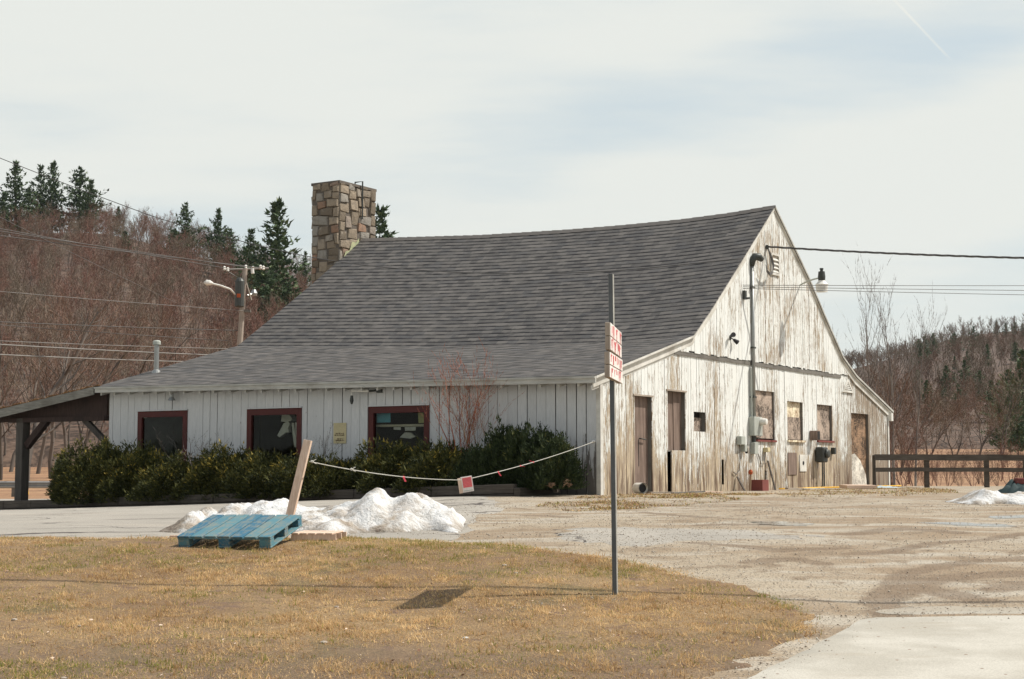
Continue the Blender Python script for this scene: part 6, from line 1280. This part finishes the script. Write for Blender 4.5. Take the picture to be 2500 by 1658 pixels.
for (nm, pxs, n_, wd, sz, mm, lab, ct) in (('gravel', [(1130, 1500), (1260, 1486), (1400, 1472), (1500, 1466)], 420, .13, .0045, 'pebble', 'pale gravel trace crossing the lawn below the sign shadow', 'gravel'),):
    rq = np.random.default_rng(n_); P = np.array(polypx(pxs)); t_ = rq.uniform(0, len(P)-1.001, n_); i_ = t_.astype(int); f_ = (t_-i_)[:, None]; Q2 = P[i_]*(1-f_)+P[i_+1]*f_+rq.normal(size=(n_, 2))*wd
    ss = np.abs(rq.normal(size=n_))*sz*.5+sz*.5; oc2 = np.array([(1, 0, 0), (0, 1, 0), (-1, 0, 0), (0, -1, 0), (0, 0, .8), (0, 0, -.7)]); VV2 = (np.stack([Q2[:, 0], Q2[:, 1], gz(Q2[:, 0], Q2[:, 1])+.028], 1)[:, None, :]+oc2[None]*ss[:, None, None]*rq.uniform(.5, 1.5, (n_, 6, 1))).reshape(-1, 3)
    f6 = np.array([(0, 1, 4), (1, 2, 4), (2, 3, 4), (3, 0, 4), (1, 0, 5), (2, 1, 5), (3, 2, 5), (0, 3, 5)]); o = rawmesh(nm, VV2, (np.arange(n_)[:, None, None]*6+f6[None]).reshape(-1, 3), M[mm], col=np.repeat(rq.random(n_), 6)); tag(o, lab, ct, kind='stuff')
# dead leaves and litter flecks on the lawn
rl = np.random.default_rng(77); n_ = 1300; xl0 = rl.uniform(-6, 4.5, n_); yl0 = rl.uniform(10.8, 20, n_); kk = in_poly(LAWN, xl0, yl0) & (rl.random(n_) < .25+vnoise(xl0, yl0, 1.2, 44)**2); xl0, yl0 = xl0[kk], yl0[kk]; n_ = len(xl0)
s0 = rl.uniform(.006, .020, n_); an = rl.uniform(0, 6.28, n_); z0l = gz(xl0, yl0)+.035; base_ = np.stack([xl0, yl0, z0l], 1); dv_ = np.stack([np.cos(an)*s0, np.sin(an)*s0, rl.uniform(-.4, .5, n_)*s0], 1); dw_ = np.stack([-np.sin(an)*s0*.5, np.cos(an)*s0*.5, rl.uniform(-.3, .6, n_)*s0], 1)
o = rawmesh('fallen_leaves', np.stack([base_-dv_, base_-dw_, base_+dv_, base_+dw_], 1).reshape(-1, 3), np.arange(n_*4).reshape(-1, 4), M['leafbits'], col=np.repeat(rl.random(n_), 4)); tag(o, 'small curled dead leaves scattered over the lawn', 'dead leaves', kind='stuff')
xl = r.uniform(-5, 5, 4500); yl_ = r.uniform(10.8, 14.5, 4500); r2500 = r.random(4500); kk = in_poly(LAWN, xl, yl_) & (r2500 < vnoise(xl, yl_, .9, 14)**2); Xg = np.concatenate([Xg[k_], xl[kk]]); Yg = np.concatenate([Yg[k_], yl_[kk]]); N = len(Xg)
s_ = np.abs(r.normal(size=N))*.004+.0022; Z = gz(Xg, Yg)+.012; oc = np.array([(1, 0, 0), (0, 1, 0), (-1, 0, 0), (0, -1, 0), (0, 0, .7), (0, 0, -.7)]); jit = r.uniform(.6, 1.4, (N, 6, 1)); V_ = (np.stack([Xg, Yg, Z], 1)[:, None, :]+oc[None]*s_[:, None, None]*jit).reshape(-1, 3)
ft = np.array([(0, 1, 4), (1, 2, 4), (2, 3, 4), (3, 0, 4), (1, 0, 5), (2, 1, 5), (3, 2, 5), (0, 3, 5)]); T_ = (np.arange(N)[:, None, None]*6+ft[None]).reshape(-1, 3)
o = rawmesh('gravel', V_, T_, M['pebble'], col=np.repeat(r.random(N), 6)); tag(o, 'loose gravel scattered over the dirt yard', 'gravel', kind='stuff')

# ------------------------------------------------------------------ air
hm = bpy.data.materials.new('haze_air'); hm.use_nodes = True; k = NT(hm.node_tree); k.n.clear()
pv = k.node('ShaderNodeVolumePrincipled'); pv.inputs['Color'].default_value = (.86, .93, 1, 1); pv.inputs['Density'].default_value = .00005; pv.inputs['Anisotropy'].default_value = .3
ho = k.node('ShaderNodeOutputMaterial'); k.link(pv.outputs[0], ho.inputs['Volume'])
hz_ = MB().box((-1310, -210, -12), (1310, 1510, 100)).build('haze', hm); tag(hz_, 'thin pale air between the barn yard and the hills', 'haze', kind='stuff')
